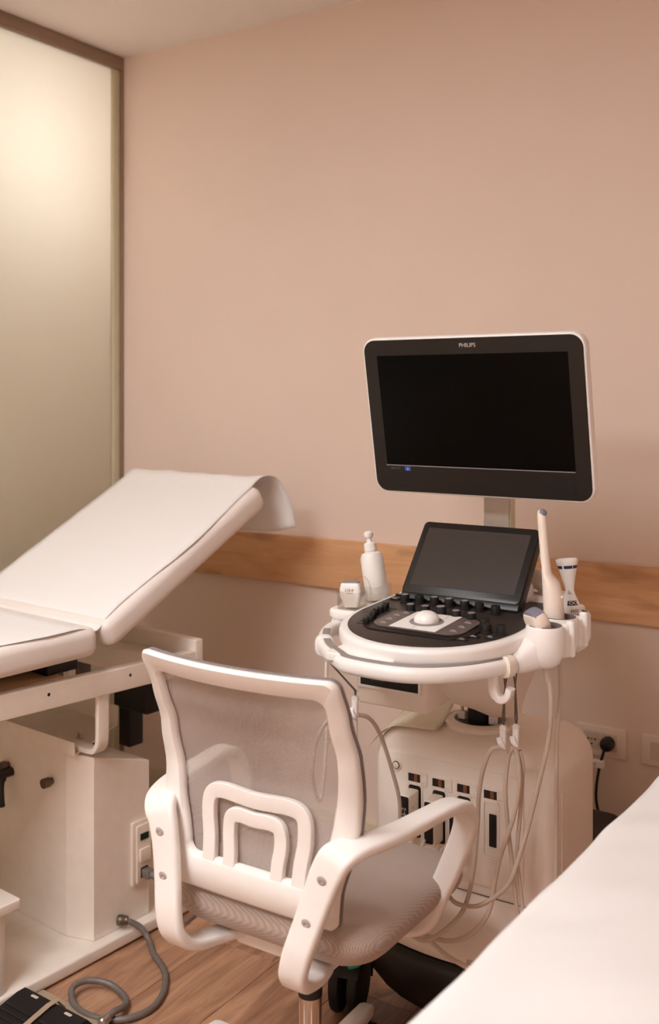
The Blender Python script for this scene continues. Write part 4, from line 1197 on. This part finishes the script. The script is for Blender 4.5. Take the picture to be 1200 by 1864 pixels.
# angles measured so that -90 points at the user
decal(0.118, 0.1255, -92, -40, 'navy_band', 'navy')
decal(0.118, 0.1255, -36, 40, 'navy_band', 'navy')
decal(0.118, 0.1255, -150, -104, 'navy_band', 'navy')
ov = decal(0.0285, 0.0395, -96, -20, 'navy_oval', 'navy')
def wraptext(body, size, z, adeg, m, shear=0.0, parent=cb_, name='lettering'):
    o = text(name, body, size, Matrix.Identity(4), m, parent, 0.0001, shear)
    for v in o.data.vertices:
        zz = z + v.co.y; a = R(adeg) + v.co.x / max(0.004, prad(zz)); r_ = prad(zz) + 0.0008 + v.co.z
        v.co = Xw @ Vector((r_ * math.cos(a), r_ * math.sin(a), zz))
    return o
wraptext('OO', 0.0105, 0.0340, -52, 'white', parent=cb_)
wraptext('nic', 0.015, 0.0165, -55, 'navy', 0.4)
for q in range(3): decal(0.056 + q * 0.004, 0.0575 + q * 0.004, -100 + q * 6, -50 - q * 14, 'small_print', 'navy', nseg=6)


# cable coil by the skirting, seen through the mesh of the chair
cc = B()
pts = []
for i in range(61):
    a = 2 * math.pi * i / 20
    r_ = 0.036 + 0.004 * math.sin(i * 0.7)
    pts.append((-1.955 + r_ * math.cos(a) * 0.95, 2.655 - 0.0004 * i, 0.050 + r_ * math.sin(a)))
cc.tube([(-1.90, 2.64, 0.0075), (-1.93, 2.65, 0.012)] + pts[5:] + [(-2.0, 2.60, 0.02), (-2.1, 2.50, 0.0045)], 0.0032, 7)
tag(cc.build('cable_coil', 'strap'), 'small coil of dark grey cable by the skirting behind the chair back', 'cable')


# ================================================================== WALL SOCKETS
def socket_plate(cx, label, kind):
    t = thing('wall_socket', label, 'socket', (cx, YB - 0.0005, 0.470), 0, 'white socket plates low on the back wall')
    Xs = basis((0, 0, 0), (1, 0, 0), (0, 0, 1), (0, -1, 0))
    pl_ = B().slab(rrect(0.0685, 0.0395, 0.005, 4), 0, 0.009, 0.003, 3, Xs).build('plate', 'socket', t)
    for dx in ((-0.023, 0.023) if kind else (-0.023, 0.022)):
        fo = B().slab([(a + dx, b) for a, b in rrect(0.0215, 0.0225, 0.001, 2)], 0.009, 0.0098, 0.0003, 1, Xs).build('module', 'sockin', pl_)
        if kind:
            B().lathe([(0.0190, 0.0098), (0.0195, 0.0108), (0.0180, 0.0112), (0.0175, 0.0100), (0.001, 0.0100)], 28, Xs @ Matrix.Translation((dx, 0, 0))).build('well', 'sockin', fo)
            if dx < 0:
                for hx, hy, r_ in ((-0.0095, 0.003, 0.0028), (0.0, 0.003, 0.0022), (0.0095, 0.003, 0.0028), (0.0, -0.010, 0.0026)):
                    B().lathe([(r_, 0.0101), (r_, 0.0104), (0.0005, 0.0104)], 12, Xs @ Matrix.Translation((dx + hx, hy, 0))).build('contact_hole', 'matteblack', fo)
    return t
socket_plate(-0.8705, 'white double socket plate with a black plug in its right half', True)
socket_plate(-0.694, 'white blank socket plate at the right edge of the picture', False)
plug = thing('power_plug', 'round black mains plug with black cord in the wall socket', 'plug', (-0.8475, YB - 0.0102, 0.470))
B().lathe([(0.0175, 0.0005), (0.0185, 0.006), (0.0185, 0.018), (0.0165, 0.026), (0.010, 0.030), (0.001, 0.031)], 24, basis((0, 0, 0), (1, 0, 0), (0, 0, 1), (0, -1, 0))).build('plug_body', 'black', plug)
B().tube(spline([(-0.006, -0.018, -0.012), (-0.010, -0.02, -0.03), (-0.018, -0.022, -0.06), (-0.026, -0.024, -0.12), (-0.022, -0.025, -0.17), (0.002, -0.025, -0.23), (0.010, -0.03, -0.30), (-0.01, -0.04, -0.40), (-0.06, -0.06, -0.455), (-0.12, -0.1, -0.458)], 6), [0.007] * 5 + [0.0036] * 60 if False else 0.0040, 8).build('cord', 'black', plug)
B().tube(spline([(-0.062, -0.12, -0.145), (-0.045, -0.07, -0.155), (-0.02, -0.04, -0.185), (0.004, -0.032, -0.24), (0.016, -0.03, -0.33), (0.0, -0.04, -0.44)], 6), 0.0036, 8).build('return_cord', 'black', plug)
B().rbox(-0.024, -0.006, -0.030, -0.014, -0.062, -0.042, 0.002).box(-0.038, -0.023, -0.028, -0.018, -0.048, -0.042).box(-0.038, -0.023, -0.028, -0.018, -0.062, -0.056).build('cable_clip', 'white', plug)


# ================================================================== FOREGROUND BED (right)
bed = thing('treatment_bed', 'padded white treatment bed in the right foreground', 'bed', (-0.222, 1.35, 0), -R(2.1))
B().rbox(-0.305, 0.305, -0.90, 0.95, 0.625, 0.708, 0.025, 0.04, n=5).build('mattress', 'vinyl', bed)
B().rbox(-0.28, 0.28, -0.86, 0.90, 0.56, 0.6245, 0.005).build('frame', 'powder', bed)
for sx in (-0.22, 0.22):
    for sy in (-0.7, 0.75):
        B().rbox(sx - 0.02, sx + 0.02, sy - 0.02, sy + 0.02, 0.0005, 0.56, 0.004).build('leg', 'powder', bed)
pv, pf = [], []
nxx, nyy = 40, 120
for i in range(nyy + 1):
    y_ = -0.88 + 1.81 * i / nyy
    for j in range(nxx + 1):
        u = j / nxx
        x_ = -0.312 + 0.624 * u
        sag = 0.0
        e_ = abs(x_) - 0.272
        z = 0.7095
        if e_ > 0: z -= 0.040 * (1 - math.sqrt(max(0.0, 1 - (e_ / 0.0405) ** 2)))
        wr = 0.0022 * math.sin(y_ * 21 + x_ * 9) * math.sin(y_ * 7.3 - x_ * 13 + 1.2) + 0.0012 * math.sin(y_ * 47 - x_ * 31)
        pv.append((x_ + 0.003 * math.sin(y_ * 19) * max(0, e_) / 0.04, y_, z + 0.003 + wr * (1.0 if e_ < 0 else 0.5)))
for i in range(nyy):
    for j in range(nxx):
        a = i * (nxx + 1) + j
        pf.append((a, a + 1, a + nxx + 2, a + nxx + 1))
bs = B(); bs.v = pv; bs.f = pf
bo = bs.build('bed_paper', 'paper', None, 70)
bo.location = bed.location; bo.rotation_euler = bed.rotation_euler
md = bo.modifiers.new('t', 'SOLIDIFY'); md.thickness = 0.001
tag(bo, 'slightly creased white paper sheet covering the foreground bed', 'paper sheet')
